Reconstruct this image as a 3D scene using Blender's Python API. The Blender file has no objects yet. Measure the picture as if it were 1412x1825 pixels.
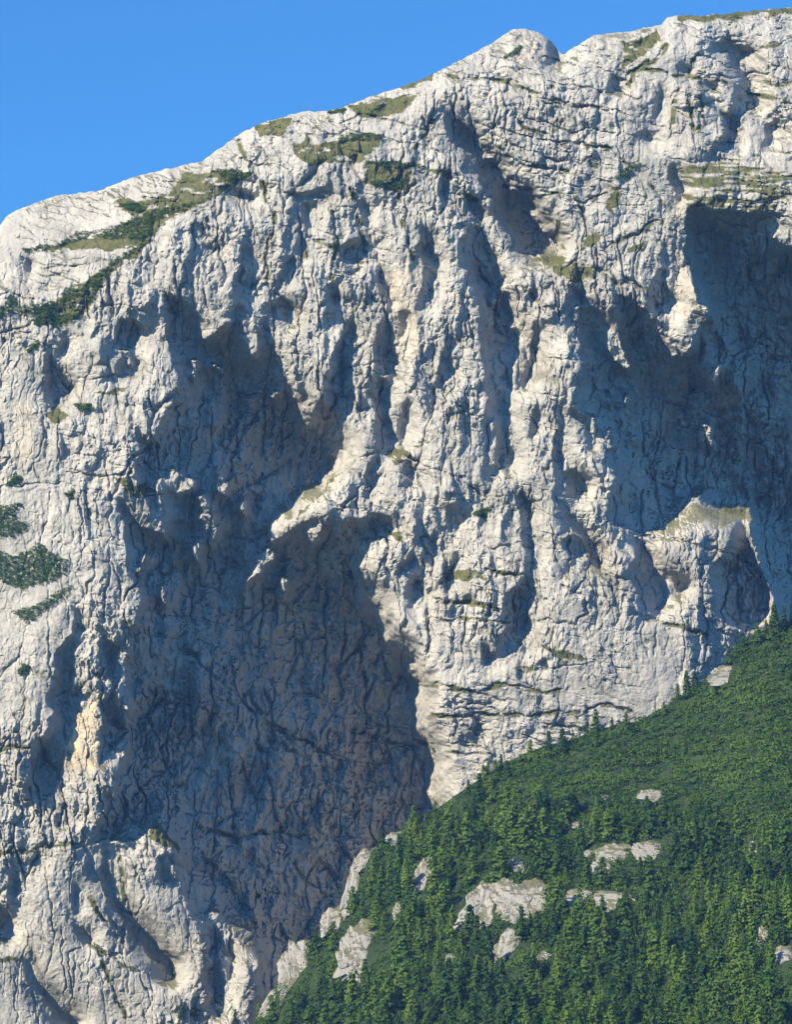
import bpy, math, time
import numpy as np
from mathutils import Vector, Matrix

T0 = time.time()
R = math.radians
sc = bpy.context.scene
col = sc.collection

# ------------------------------------------------------------------ camera
F = 6000.0                      # focal length in photograph pixels (1412 x 1825)
CX, CY = 706.0, 912.5
PITCH = R(14.0)
CAMZ = 2.0
cp, sp = math.cos(PITCH), math.sin(PITCH)
cam_d = bpy.data.cameras.new('camera')
cam = bpy.data.objects.new('camera', cam_d)
col.objects.link(cam)
cam.location = (0, 0, CAMZ)
cam.rotation_euler = (R(90) + PITCH, 0, 0)
cam_d.sensor_fit = 'VERTICAL'
cam_d.sensor_height = 24.0
cam_d.lens = 24.0 * F / 1825.0
cam_d.clip_start = 1.0
cam_d.clip_end = 60000.0
sc.camera = cam

def to_world(X, Y, Z):          # camera-aligned right / up / forward -> world
    return X, Z * cp - Y * sp, Z * sp + Y * cp + CAMZ

# ------------------------------------------------------------------ light
S_CAM = np.array([-0.65, 0.63, -0.42]); S_CAM /= np.linalg.norm(S_CAM)
C_RAY = -S_CAM[2] / math.hypot(S_CAM[0], S_CAM[1])
sx, sy, sz = to_world(*S_CAM); sz -= CAMZ
S = Vector((sx, sy, sz)).normalized()
sun_d = bpy.data.lights.new('sun', 'SUN')
sun_d.energy = 4.7
sun_d.angle = R(0.53)
sun_d.color = (1.0, 0.885, 0.675)
sun = bpy.data.objects.new('sun', sun_d)
col.objects.link(sun)
sun.rotation_euler = S.to_track_quat('Z', 'Y').to_euler()
sun.location = (-300, -200, 800)

w = bpy.data.worlds.new('World'); sc.world = w; w.use_nodes = True
wn = w.node_tree.nodes; wl = w.node_tree.links
sky = wn.new('ShaderNodeTexSky'); sky.sky_type = 'NISHITA'; sky.sun_disc = False
sky.sun_elevation = math.asin(S.z)
sky.sun_rotation = math.atan2(S.x, S.y) % (2 * math.pi)
sky.altitude = 1800; sky.air_density = 1.0; sky.dust_density = 0.0; sky.ozone_density = 4.0
bg = wn['Background']; bg.inputs[1].default_value = 0.1
tint = wn.new('ShaderNodeMix'); tint.data_type = 'RGBA'; tint.blend_type = 'MULTIPLY'; tint.inputs[0].default_value = 1.0
tint.inputs[7].default_value = (0.36, 0.84, 1.17, 1)        # clear, deep mountain sky
wl.new(sky.outputs[0], tint.inputs[6]); wl.new(tint.outputs[2], bg.inputs[0])

sc.view_settings.view_transform = 'Standard'
sc.view_settings.look = 'None'
sc.view_settings.exposure = 1.05
sc.view_settings.gamma = 1.0
sc.view_settings.use_curve_mapping = False
sc.cycles.use_denoising = True
sc.cycles.max_bounces = 3
sc.cycles.volume_bounces = 0
sc.cycles.diffuse_bounces = 1

# ------------------------------------------------------------------ numpy noise
def _h(ix, iy, s):
    n = (ix.astype(np.int64) * 374761393 + iy.astype(np.int64) * 668265263 + s * 974634533) & 0xffffffff
    n = ((n ^ (n >> 13)) * 1274126177) & 0xffffffff
    n = n ^ (n >> 16)
    n = (n * 2246822519) & 0xffffffff
    n = n ^ (n >> 15)
    return (n & 0xffffff).astype(np.float32) / np.float32(16777216.0)

def vnoise(x, y, s=0):
    ix = np.floor(x); iy = np.floor(y)
    fx = (x - ix).astype(np.float32); fy = (y - iy).astype(np.float32)
    ix = ix.astype(np.int64); iy = iy.astype(np.int64)
    fx = fx * fx * fx * (fx * (fx * 6 - 15) + 10); fy = fy * fy * fy * (fy * (fy * 6 - 15) + 10)
    a = _h(ix, iy, s); b = _h(ix + 1, iy, s); c = _h(ix, iy + 1, s); d = _h(ix + 1, iy + 1, s)
    return (a + (b - a) * fx) * (1 - fy) + (c + (d - c) * fx) * fy

def fbm(x, y, s=0, o=4, g=0.5):
    r = 0; a = 1.0; t = 0
    for k in range(o):
        r = r + a * (vnoise(x, y, s + k * 7) - 0.5) * 2; t += a
        x = x * 2.03 + 17.3; y = y * 2.03 + 9.1; a *= g
    return r / t

def ridged(x, y, s=0, o=3):
    r = 0; a = 1.0; t = 0
    for k in range(o):
        r = r + a * (1 - np.abs(vnoise(x, y, s + k * 7) - 0.5) * 2) ** 2; t += a
        x = x * 2.1 + 7.7; y = y * 2.1 + 3.1; a *= 0.5
    return r / t

def blocks(x, y, s=0, tilt=1.0, step=1.0, sharp=26.0):
    """fractured rock: Voronoi cells as tilted facets with worn edges, returns (height, distance to joint)"""
    ix = np.floor(x).astype(np.int64); iy = np.floor(y).astype(np.int64)
    f1 = np.full(x.shape, 9.0, np.float32); f2 = np.full(x.shape, 9.0, np.float32)
    hv = np.zeros(x.shape, np.float32); sw = np.full(x.shape, 1e-6, np.float32)
    for dy in (-1, 0, 1):
        for dx in (-1, 0, 1):
            cx = ix + dx; cy = iy + dy
            ox = (cx + 0.15 + 0.7 * _h(cx, cy, s) - x).astype(np.float32)
            oy = (cy + 0.15 + 0.7 * _h(cx, cy, s + 1) - y).astype(np.float32)
            d = np.sqrt(ox * ox + oy * oy)
            v = step * (_h(cx, cy, s + 2) - 0.5) + tilt * (-(ox) * (_h(cx, cy, s + 3) - 0.5) - (oy) * (_h(cx, cy, s + 4) - 0.5)) * 2
            wgt = np.exp(-sharp * d)
            hv += wgt * v; sw += wgt
            near = d < f1
            f2 = np.where(near, f1, np.minimum(f2, d))
            f1 = np.where(near, d, f1)
    return hv / sw, f2 - f1

def inside(poly, X, Y):
    """even-odd fill on a point field"""
    P = np.asarray(poly, np.float32)
    m = np.zeros(X.shape, bool)
    x0, y0 = P.min(0) - 1; x1, y1 = P.max(0) + 1
    sel = (X > x0) & (X < x1) & (Y > y0) & (Y < y1)
    if not sel.any(): return m
    xs = X[sel]; ys = Y[sel]; r = np.zeros(xs.shape, bool)
    n = len(P)
    for i in range(n):
        ax, ay = P[i]; bx, by = P[(i + 1) % n]
        if ay == by: continue
        c = ((ay > ys) != (by > ys)) & (xs < (bx - ax) * (ys - ay) / (by - ay) + ax)
        r ^= c
    m[sel] = r
    return m

def seg_dist(line, X, Y, reach):
    """distance to a polyline, only computed within reach"""
    D = np.full(X.shape, 1e3, np.float32)
    for (ax, ay), (bx, by) in zip(line[:-1], line[1:]):
        sel = (X > min(ax, bx) - reach) & (X < max(ax, bx) + reach) & (Y > min(ay, by) - reach) & (Y < max(ay, by) + reach)
        if not sel.any(): continue
        xs = X[sel] - ax; ys = Y[sel] - ay
        dx, dy = bx - ax, by - ay; l2 = dx * dx + dy * dy + 1e-6
        t = np.clip((xs * dx + ys * dy) / l2, 0, 1)
        d = np.hypot(xs - t * dx, ys - t * dy)
        D[sel] = np.minimum(D[sel], d)
    return D

def gauss(A, sig):
    H, W = A.shape
    p = int(sig * 4) + 2
    B = np.pad(A, p, mode='edge')
    fy = np.fft.fftfreq(B.shape[0])[:, None]; fx = np.fft.rfftfreq(B.shape[1])[None]
    K = np.exp(-2 * (math.pi * sig) ** 2 * (fx * fx + fy * fy))
    return np.fft.irfft2(np.fft.rfft2(B) * K, B.shape)[p:p + H, p:p + W]

def sstep(a, b, x):
    t = np.clip((x - a) / (b - a), 0, 1); return t * t * (3 - 2 * t)

# ------------------------------------------------------------------ survey of the mountain (photo pixels)
RIDGE = [(-400,760),(-160,590),(-60,462),(0,400),(10,385),(30,374),(60,362),(100,348),(150,343),(172,341),(200,330),(240,315),(300,300),(340,292),
 (360,287),(390,265),(420,245),(450,225),(490,212),(520,203),(545,198),(570,200),(600,193),(625,185),(660,172),(690,163),(730,150),
 (770,133),(800,118),(825,105),(850,92),(880,75),(900,61),(915,52),(940,51),(960,57),(980,69),(990,82),(1000,97),(1006,97),(1015,90),
 (1030,82),(1045,70),(1060,62),(1090,60),(1120,57),(1160,48),(1180,42),(1190,32),(1205,27),(1250,28),(1290,25),(1330,20),(1370,17),
 (1412,14),(1572,5),(1800,0)]
HILL = [(380,1980),(430,1880),(455,1825),(470,1795),(497,1765),(505,1715),(540,1690),(580,1652),(612,1618),(628,1560),(650,1528),(700,1490),
 (735,1462),(770,1448),(820,1412),(860,1385),(930,1345),(970,1330),(1020,1318),(1060,1302),(1100,1292),(1140,1285),(1180,1262),(1230,1232),
 (1262,1212),(1290,1185),(1318,1150),(1345,1132),(1385,1112),(1412,1106),(1500,1080),(1620,1050),(1800,1000)]

SHADE = [
 # great amphitheatre
 [(300,515),(325,535),(345,562),(362,590),(370,612),(378,600),(395,585),(408,572),(424,572),(434,588),(445,620),(460,640),(464,600),(470,566),
  (485,590),(489,622),(500,650),(506,690),(520,710),(530,742),(545,766),(560,742),(580,702),(590,640),(607,590),(616,570),(629,572),(637,600),
  (627,614),(620,650),(632,690),(625,730),(612,760),(612,790),(618,802),(592,830),(560,868),(532,895),(548,930),(575,925),(600,935),(640,925),(662,915),(705,925),
  (697,948),(662,965),(645,985),(645,1010),(655,1035),(670,1050),(680,1080),(682,1110),(690,1135),(710,1150),(726,1160),(735,1190),(750,1210),
  (752,1226),(742,1250),(740,1270),(744,1292),(760,1330),(769,1345),(773,1366),(770,1385),(766,1405),(773,1435),(790,1470),(760,1520),(700,1600),
  (640,1700),(560,1850),(480,1900),(455,1880),(446,1820),(458,1760),(462,1700),(452,1665),(430,1652),(408,1640),(392,1630),(375,1620),(362,1640),(346,1625),(332,1590),(323,1560),
  (313,1532),(318,1512),(300,1482),(285,1474),(265,1478),(240,1497),(210,1500),(178,1498),(150,1500),(162,1488),(178,1462),(181,1430),(182,1410),(200,1420),
  (206,1380),(212,1340),(222,1300),(226,1268),(222,1240),(215,1200),(213,1170),(225,1150),(230,1120),(250,1112),(256,1082),(246,1040),(235,1020),
  (224,1002),(229,960),(231,930),(215,910),(212,885),(232,902),(246,925),(262,945),(270,915),(262,880),(244,852),(247,800),(246,782),(272,790),(290,745),
  (312,702),(313,660),(310,622),(300,600),(288,560)],
 [(206,580),(215,568),(240,570),(258,585),(250,600),(235,615),(222,622),(200,617),(208,605)],
 [(200,672),(212,640),(219,628),(230,650),(246,640),(236,660)],
 [(80,617),(88,640),(100,655),(121,690),(95,726),(88,705),(75,690),(78,650)],
 [(115,598),(125,608),(113,622),(98,628),(110,612)], [(48,456),(55,468),(53,486),(45,475)],
 [(432,445),(447,438),(450,470),(457,490),(455,515),(440,535),(425,530),(415,515),(418,500),(428,480)],
 [(404,562),(420,540),(435,545),(438,560),(425,574),(405,568)],
 [(535,362),(548,365),(547,390),(552,405),(542,412),(535,395)], [(523,435),(532,415),(546,435),(540,445),(530,455),(521,450)],
 [(487,522),(495,490),(510,462),(523,454),(518,475),(505,490),(498,510),(490,527)],
 [(468,560),(478,540),(500,525),(522,540),(528,565),(520,580),(500,570),(480,560)],
 [(585,540),(587,505),(598,500),(611,520),(608,545),(595,557)], [(600,446),(620,430),(650,425),(662,445),(640,465),(628,472)],
 [(512,346),(570,337),(583,338),(577,352),(520,352)], [(360,428),(375,428),(379,437),(412,433),(380,443),(362,440)],
 [(640,360),(652,352),(660,380),(650,395)], [(395,335),(430,332),(470,345),(440,350)],
 # tower gully
 [(791,192),(808,210),(815,220),(830,235),(845,248),(857,265),(872,284),(850,286),(885,290),(900,315),(920,335),(938,355),(945,370),(958,395),(975,415),
  (990,432),(993,450),(975,456),(955,452),(945,464),(930,455),(925,445),(915,430),(905,410),(880,390),(882,360),(875,340),(860,325),(855,310),
  (845,287),(835,272),(815,260),(800,242),(795,225),(798,207)],
 [(783,320),(795,312),(801,320),(798,345),(795,362),(785,358),(780,340)], [(828,345),(845,345),(858,365),(866,390),(855,402),(845,385),(832,370)],
 # central deep gully
 [(820,430),(835,406),(850,406),(865,425),(875,445),(885,470),(895,490),(900,502),(892,520),(901,535),(910,560),(914,578),(906,588),(926,590),(923,620),(918,650),
  (912,690),(908,722),(908,760),(905,790),(918,803),(910,832),(895,827),(885,837),(875,842),(868,822),(869,790),(865,760),(868,722),(870,690),(866,650),(865,610),
  (858,580),(855,532),(845,522),(835,480),(822,465)],
 [(745,400),(755,403),(765,425),(775,440),(783,472),(770,472),(758,460),(747,440)], [(755,480),(776,484),(772,510),(781,520),(765,540),(755,552)],
 [(795,600),(805,594),(816,610),(805,630),(812,665),(798,680),(785,702),(781,690),(785,660),(790,630)],
 [(668,600),(690,556),(700,600),(705,625),(709,640),(700,660),(697,690),(695,740),(705,760),(709,790),(703,803),(680,803),(665,780),(668,750),(672,720),(661,700),
  (660,690),(668,668),(690,678),(694,670),(668,660)],
 [(668,488),(676,488),(688,515),(700,545),(694,562),(686,560),(690,545),(676,520)], [(717,560),(723,565),(724,598),(718,603),(716,580)],
 [(722,725),(731,720),(726,745),(722,770),(719,793),(715,770)],
 [(956,578),(962,592),(952,640),(946,665),(935,692),(929,686),(940,650),(946,620)], [(945,757),(956,728),(960,738),(951,770),(942,788)],
 [(1016,510),(1035,513),(1045,533),(1051,549),(1020,549)], [(1007,545),(1018,533),(1023,550),(1023,577),(1012,582),(1007,570)],
 [(1158,522),(1168,497),(1175,492),(1180,478),(1193,480),(1190,500),(1200,522),(1209,540),(1200,545),(1195,558),(1148,558),(1158,545)],
 # right bay
 [(1030,555),(1050,550),(1065,560),(1080,575),(1090,600),(1090,625),(1105,640),(1115,662),(1121,650),(1118,620),(1110,590),(1100,575),(1094,550),(1100,530),
  (1120,535),(1150,557),(1165,577),(1180,600),(1195,620),(1205,635),(1212,640),(1215,625),(1225,640),(1231,620),(1240,595),(1250,580),(1265,575),(1281,585),
  (1296,615),(1306,640),(1314,680),(1322,720),(1332,770),(1337,850),(1341,905),(1325,913),(1290,910),(1262,898),(1250,893),(1225,905),(1215,915),(1205,927),
  (1195,941),(1180,946),(1150,951),(1130,946),(1110,936),(1095,930),(1085,920),(1085,900),(1095,870),(1096,830),(1085,815),(1086,800),(1078,788),(1072,768),
  (1062,745),(1050,738),(1040,735),(1030,722),(1022,715),(1030,690),(1035,650),(1037,600)],
 [(993,723),(1005,745),(1006,800),(1009,850),(1000,882),(995,860),(992,800)], [(1010,842),(1030,838),(1045,855),(1040,880),(1022,892),(1008,880)],
 [(1015,722),(1040,742),(1060,750),(1058,800),(1048,800),(1045,760),(1030,750),(1012,735)],
 [(985,890),(1000,900),(1020,925),(1048,955),(1063,982),(1073,1008),(1066,1015),(1054,985),(1038,962),(1012,932)],
 [(1000,965),(1015,953),(1030,960),(1045,973),(1052,990),(1040,985),(1030,1000),(1020,1017),(1018,1000),(1010,980)],
 [(1122,950),(1135,955),(1150,983),(1175,1008),(1190,1028),(1195,1052),(1188,1082),(1180,1094),(1168,1090),(1150,1065),(1132,1042),(1125,1008),(1130,985),(1122,965)],
 [(1198,1015),(1215,1025),(1226,1030),(1221,1050),(1212,1057),(1205,1035)],
 [(1305,962),(1320,930),(1330,950),(1345,990),(1360,1020),(1372,1060),(1380,1100),(1335,1130),(1300,1112),(1282,1095),(1275,1060),(1265,1040),(1270,1010),(1290,990)],
 # far wall
 [(1228,371),(1280,377),(1320,374),(1360,377),(1380,382),(1389,400),(1386,412),(1369,425),(1390,432),(1420,440),(1500,470),(1640,560),(1640,1200),(1400,1150),(1385,1085),(1375,1050),(1360,1010),
  (1346,960),(1341,900),(1336,830),(1326,740),(1312,660),(1300,620),(1285,590),(1270,573),(1255,572),(1263,556),(1250,530),(1236,500),(1229,460),(1225,430)],
 # right of the slab blocks
 [(930,1035),(945,1020),(940,985),(938,940),(924,905),(914,880),(926,878),(937,892),(951,960),(956,1000),(952,1050),(947,1095),(951,1110),(945,1130),(925,1150),(905,1171),(889,1173),(891,1130),(905,1115),
  (895,1095),(905,1070),(915,1055)],
 [(727,1045),(735,1025),(748,1027),(754,1050),(745,1070),(735,1078),(727,1065)], [(705,1025),(720,1005),(735,990),(743,1005),(725,1019)],
 [(798,935),(802,903),(812,905),(812,925),(804,945)], [(858,1182),(862,1148),(875,1165),(890,1172),(870,1188)], [(836,1318),(842,1290),(845,1270),(859,1300),(851,1314)],
 [(648,872),(660,835),(675,808),(684,820),(672,840),(675,850),(660,882),(650,887)], [(722,815),(735,830),(739,845),(728,866),(722,850)],
 [(765,960),(774,958),(778,985),(768,1003)], [(800,1015),(812,990),(815,1000),(800,1040),(790,1060)],
 # upper right tower
 [(1295,58),(1303,73),(1310,82),(1338,91),(1329,105),(1318,108),(1322,120),(1331,134),(1346,145),(1349,160),(1336,165),(1359,182),(1346,192),(1330,195),(1320,212),
  (1313,240),(1306,265),(1297,278),(1285,272),(1261,288),(1275,265),(1285,245),(1290,225),(1283,205),(1278,185),(1290,200),(1300,205),(1308,185),(1310,155),
  (1325,160),(1318,140),(1305,120),(1298,100),(1275,90),(1271,75),(1284,78)],
 [(1088,167),(1095,134),(1105,145),(1112,167),(1100,165)], [(1164,217),(1168,180),(1178,154),(1181,185),(1172,212)], [(1142,240),(1150,229),(1158,235),(1164,253),(1155,250),(1143,247)],
 [(985,72),(996,90),(1006,106),(979,111),(982,95)], [(1189,300),(1203,294),(1213,315),(1218,347),(1210,346),(1195,325)], [(1361,225),(1386,213),(1376,240),(1374,260),(1367,256)],
 [(1247,140),(1262,145),(1275,158),(1262,156)], [(1215,110),(1228,115),(1238,126),(1220,124)],
 # lower left
 [(142,1078),(148,1090),(150,1115),(156,1120),(140,1140),(130,1180),(125,1215),(115,1236),(90,1246),(84,1240),(95,1205),(100,1180),(103,1160),(115,1140),(128,1130),(138,1110)],
 [(182,1135),(195,1138),(213,1163),(212,1210),(205,1230),(210,1260),(218,1282),(222,1300),(208,1325),(190,1352),(177,1368),(177,1300),(183,1250),(196,1235),(186,1190),(178,1190),(175,1160)],
 [(84,1240),(110,1230),(135,1223),(150,1245),(162,1236),(145,1257),(130,1282),(128,1310),(110,1340),(108,1365),(105,1390),(95,1416),(75,1427),(50,1417),(44,1410),(55,1380),(60,1330),(75,1320),(85,1300),(95,1270)],
 [(7,1598),(20,1560),(28,1548),(33,1570),(20,1602)], [(-20,1608),(12,1618),(21,1650),(21,1673),(-20,1673)],
 [(36,1706),(44,1708),(65,1745),(85,1778),(112,1805),(145,1828),(125,1828),(95,1808),(68,1775),(52,1745)],
 [(178,1500),(187,1500),(195,1558),(210,1605),(232,1640),(265,1668),(295,1715),(308,1742),(296,1742),(270,1700),(240,1662),(216,1640),(198,1605),(184,1555)],
 [(148,1503),(158,1520),(170,1552),(172,1562),(154,1562),(152,1530)], [(128,1612),(132,1580),(141,1580),(136,1612),(130,1640)], [(286,1520),(295,1540),(305,1560),(311,1571),(288,1571)],
 [(365,1660),(380,1640),(385,1690),(390,1720),(400,1750),(395,1772),(370,1802),(358,1797),(368,1740)], [(405,1690),(414,1678),(412,1710),(405,1745)],
 [(65,1520),(72,1512),(75,1542),(62,1546),(30,1540),(60,1535)], [(130,1645),(150,1662),(162,1680),(155,1683),(138,1665)],
]
LIT = [
 [(338,640),(352,640),(350,655),(344,677)], [(375,645),(385,645),(400,655),(405,668),(398,678),(390,660)], [(471,707),(485,697),(504,695),(495,712),(487,722)],
 [(298,855),(310,835),(330,840),(350,860),(345,870),(320,885),(305,870)], [(385,838),(398,838),(402,860),(425,845),(410,870),(405,890),(412,895),(395,880),(385,872)],
 [(350,880),(370,875),(375,900),(385,935),(395,940),(390,955),(380,975),(372,960),(362,935),(350,925),(358,915),(350,905)],
 [(275,850),(290,855),(298,875),(290,885),(298,905),(302,940),(298,966),(285,950),(265,940),(280,915),(282,890)], [(423,905),(432,888),(440,892),(435,915),(437,925),(427,920)],
 [(476,945),(482,925),(500,910),(520,905),(525,890),(545,868),(562,862),(572,880),(560,922),(545,930),(530,942),(510,952),(482,965)], [(345,970),(355,955),(368,965),(360,985),(352,1002)],
 [(478,973),(493,985),(480,1002),(470,1020),(450,1035),(436,1051),(440,1030),(460,1015),(465,990)], [(496,1025),(511,1032),(505,1060),(500,1066)],
 [(254,985),(262,983),(262,1012),(252,1030),(240,1020)], [(282,1045),(292,1038),(299,1065),(301,1082),(285,1070)], [(547,947),(575,922),(592,913),(572,945),(555,986)], [(598,920),(609,913),(603,966)],
 [(360,1527),(396,1538),(392,1547)], [(404,1559),(424,1580),(415,1584)], [(440,1594),(456,1599),(466,1632),(450,1637)],
 [(211,1118),(226,1128),(231,1160),(226,1190),(229,1287),(222,1287),(215,1240),(209,1190)], [(227,1300),(221,1330),(213,1370),(200,1422),(190,1390),(185,1375),(205,1340)],
 [(870,822),(872,790),(878,752),(884,745),(890,770),(889,805),(880,835)], [(1264,655),(1292,649),(1286,667),(1276,692),(1259,675),(1266,665)], [(1248,758),(1260,756),(1270,780),(1279,807),(1267,796)],
 [(1244,645),(1250,643),(1250,668),(1244,660)], [(1115,700),(1120,700),(1118,722),(1113,722)], [(1056,745),(1061,743),(1064,800),(1058,825),(1053,790)], [(1075,768),(1092,762),(1090,785),(1108,800),(1096,808),(1078,795)],
 [(1084,590),(1106,580),(1112,620),(1121,655),(1112,662),(1100,640),(1088,625)], [(1231,882),(1245,888),(1258,880),(1250,895),(1235,896)],
]
GREY = [[(300,330),(640,330),(690,480),(690,600),(620,620),(560,760),(500,700),(440,560),(300,520),(240,620),(330,430)], [(985,720),(1060,740),(1090,860),(1080,1000),(1030,940),(990,880)],
 [(230,600),(310,600),(312,700),(270,800),(240,780)], [(1090,940),(1220,920),(1300,960),(1260,1060),(1200,1100),(1130,1050)], [(700,600),(780,560),(860,620),(860,760),(780,760),(740,680)],
 [(640,970),(760,960),(760,1100),(690,1130)], [(1000,1050),(1160,1080),(1250,1150),(1200,1260),(960,1330),(780,1380),(780,1240),(900,1200)], [(80,1520),(300,1500),(350,1800),(120,1800)]]
BRIGHT = [[(-200,350),(270,340),(250,430),(60,440),(0,560),(-200,560)], [(-200,640),(70,620),(75,720),(60,830),(130,870),(140,990),(150,1080),(90,1240),(-200,1500)],
 [(110,1340),(130,1280),(160,1240),(180,1245),(178,1370),(110,1420)], [(625,690),(660,700),(655,795),(612,795)], [(690,560),(718,555),(718,800),(698,790),(700,690)],
 [(915,580),(950,580),(930,690),(945,830),(915,800)], [(1012,720),(990,880),(950,830),(960,640),(1010,580)], [(1215,470),(1235,500),(1262,560),(1230,620),(1205,600)],
 [(1170,150),(1240,140),(1280,280),(1180,280)], [(860,70),(985,55),(980,110),(860,115)], [(410,1665),(450,1665),(430,1800),(405,1810)], [(760,960),(830,900),(935,900),(920,1050),(880,1180),(780,1130)],
 [(700,340),(760,350),(750,560),(690,540)], [(680,260),(760,195),(800,260),(790,320),(690,280)], [(1290,260),(1330,200),(1412,230),(1412,280)]]
OCHRE = [[(112,1340),(130,1285),(150,1258),(176,1236),(178,1365),(150,1372),(115,1372)], [(20,720),(62,700),(60,800),(40,860),(10,800)], [(668,500),(750,440),(752,640),(705,640),(690,560)], [(1195,340),(1222,380),(1225,470),(1255,560),(1215,560),(1205,430)],
 [(920,80),(985,70),(982,110),(925,112)], [(1010,540),(1040,545),(1030,620),(1012,610)]]
GRASS = [[(195,365),(215,353),(250,362),(300,345),(330,308),(380,303),(452,309),(400,342),(330,377),(290,402),(265,432),(230,442),(200,447),(150,442),(100,446),(58,452),(140,425),(200,410),(238,388),(222,376)],
 [(265,430),(250,455),(215,475),(185,505),(160,550),(120,580),(40,560),(110,535),(150,505),(205,465)],
 [(518,248),(560,258),(600,250),(650,238),(682,243),(677,265),(640,287),(590,292),(550,297),(522,275)], [(650,286),(737,297),(725,340),(705,345),(650,325)], [(620,188),(700,173),(745,165),(720,202),(640,212)],
 [(1210,298),(1260,294),(1320,286),(1390,308),(1412,298),(1572,300),(1572,330),(1412,345),(1370,376),(1330,374),(1225,368)], [(1280,282),(1335,284),(1340,300),(1290,298)],
 [(1100,75),(1150,65),(1167,52),(1177,70),(1150,97),(1130,112),(1100,125),(1115,95)], [(1210,24),(1300,22),(1412,10),(1572,0),(1572,14),(1412,26),(1300,36),(1215,36)],
 [(985,453),(1020,460),(1052,475),(1062,492),(1030,503),(985,482),(945,463)], [(1045,418),(1078,418),(1062,437),(1035,445)], [(1130,433),(1152,433),(1146,447),(1118,449)],
 [(688,805),(720,798),(737,815),(705,827)], [(738,792),(772,778),(770,788),(745,800)], [(838,917),(878,903),(862,922)], [(795,1018),(835,1016),(885,1030),(830,1034),(793,1034)], [(78,735),(96,722),(122,740),(95,757)],
 [(-20,1515),(50,1513),(100,1499),(152,1498),(110,1508),(55,1520),(-20,1525)], [(200,848),(245,862),(290,880),(240,888)], [(445,215),(520,208),(510,240),(460,245)], [(-20,1708),(30,1705),(38,1714),(-20,1716)],
 [(640,815),(610,840),(570,880),(530,915),(520,935),(545,905),(590,855)], [(255,1490),(285,1470),(310,1500),(320,1520),(280,1500)], [(205,1715),(245,1718),(240,1730),(215,1728)], [(1290,905),(1335,908),(1330,922),(1300,915)],
 [(690,945),(720,945),(710,965)], [(960,1150),(1010,1160),(1050,1175),(1000,1180)], [(905,1190),(960,1185),(940,1200)], [(1080,360),(1100,330),(1110,350),(1090,385)], [(165,700),(230,690),(210,705)], [(700,150),(780,125),(770,140),(720,160)]]
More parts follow.
